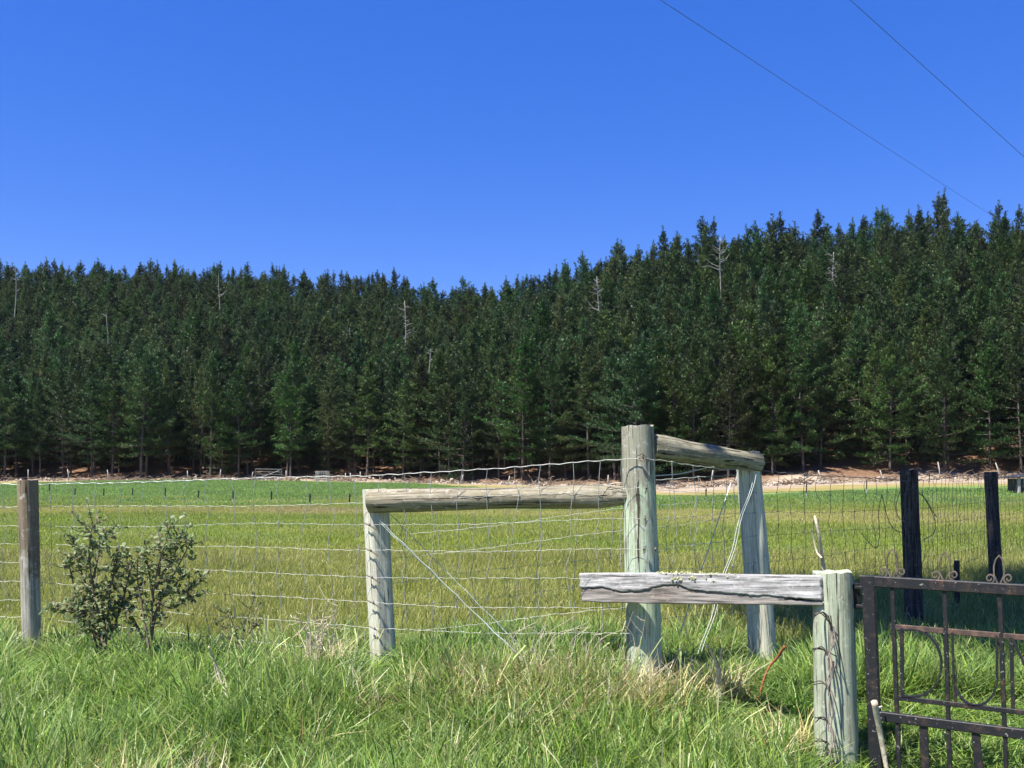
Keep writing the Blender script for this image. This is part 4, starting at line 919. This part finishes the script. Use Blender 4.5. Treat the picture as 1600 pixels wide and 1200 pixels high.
for i in range(15):
    a = mb_g.uniform(-1, 1); top = (498 + a * 42 + mb_g.gauss(0, 5), 912 + abs(a) * 40 + mb_g.uniform(-10, 50)); stems.append([(492 + a * 5, 1075), (490 + a * 9, 1030), (493 + a * 16, 1000 - mb_g.uniform(0, 20)), (495 + a * 30, (top[1] + 985) / 2), top])
shrub('dead_weed', stems, 5.15, .02, (1, .34), 'dead straw coloured branching weed left of the short brace post', 47, ST, .10, 'stick', .0030, 'straw', 'dry weed')
g = random.Random(8); stems = []
for i in range(22):
    x = g.uniform(800, 1000); stems.append([(x, 1110), (x + g.gauss(0, 6), 1060), (x + g.gauss(0, 16), 1010 - g.uniform(0, 15)), (x + g.gauss(0, 26), 985 - g.uniform(0, 30))])
shrub('dead_weed', stems, 4.95, .02, (1, .06), 'thicket of dead pale stems at the foot of the strainer post', 49, ST, .10, 'stick', .003, 'straw', 'dry weed')

# ------------------------------------------------------------------ the broadleaf tree outside the picture on the right, whose crown shades the corner
tree = empty('broadleaf_tree', (6.4, 3.6, gz1(6.4, 3.6)), 'spreading broadleaf tree right of the gate, shading the dark posts', 'tree')
CR = Vector((2.0, 5.0, 7.5)); g = random.Random(61); mb = MB(); B0 = Vector((6.4, 3.6, -.4))
mb.tube([B0, B0 + Vector((-.15, .1, 1.6)), B0 + Vector((-.6, .5, 3.6)), Vector((4.6, 4.8, 6.4)), CR], [.32, .26, .22, .16, .08], 10)
LP, LD = [], []
for i in range(95):
    v_ = Vector((g.gauss(0, 1), g.gauss(0, 1), g.gauss(0, 1))).normalized() * g.uniform(.45, 1) ** .5
    e = CR + Vector((v_.x * 3.4, v_.y * 2.9, v_.z * 1.4)); o_ = Vector((4.6, 4.8, 6.4)).lerp(CR, g.random())
    mb.tube([o_, o_.lerp(e, .5) + Vector((0, 0, .2)), e], [.06, .035, .012], 5, cap=False)
    for j in range(300):
        q = e + Vector((g.gauss(0, .42), g.gauss(0, .42), g.gauss(0, .3))); LP.append(q[:]); LD.append((q - e + Vector((0, 0, .1)))[:])
mb.build('trunk', M['bark'], tree, True)
leafset(LP, LD, .17, [(0.05, 0.09, 0.025), (0.07, 0.12, 0.035), (0.04, 0.07, 0.02)], 62, M['leaf'], 'crown', tree)

# ------------------------------------------------------------------ a little air: far trees fade slightly to blue
zlo = float(ZZ.min()) - 1.0; mb = MB()
x0, x1, y0, y1, z0, z1 = -524, 524, -64, 704, zlo, 90.0
mb.add([(x, y, z) for z in (z0, z1) for x, y in ((x0, y0), (x1, y0), (x1, y1), (x0, y1))], [(3, 2, 1, 0), (4, 5, 6, 7), (0, 1, 5, 4), (1, 2, 6, 5), (2, 3, 7, 6), (3, 0, 4, 7)])
m = bpy.data.materials.new('thin_haze'); m.use_nodes = True; nt = m.node_tree; nt.nodes.remove(nt.nodes['Principled BSDF'])
pv = nt.nodes.new('ShaderNodeVolumePrincipled'); pv.inputs['Density'].default_value = 0.00005; pv.inputs['Color'].default_value = (0.82, 0.90, 1.0, 1)
nt.links.new(pv.outputs[0], nt.nodes['Material Output'].inputs['Volume'])
mb.build('haze', m, label='thin blue air between the camera and the far pines', cat='haze', kind='stuff')
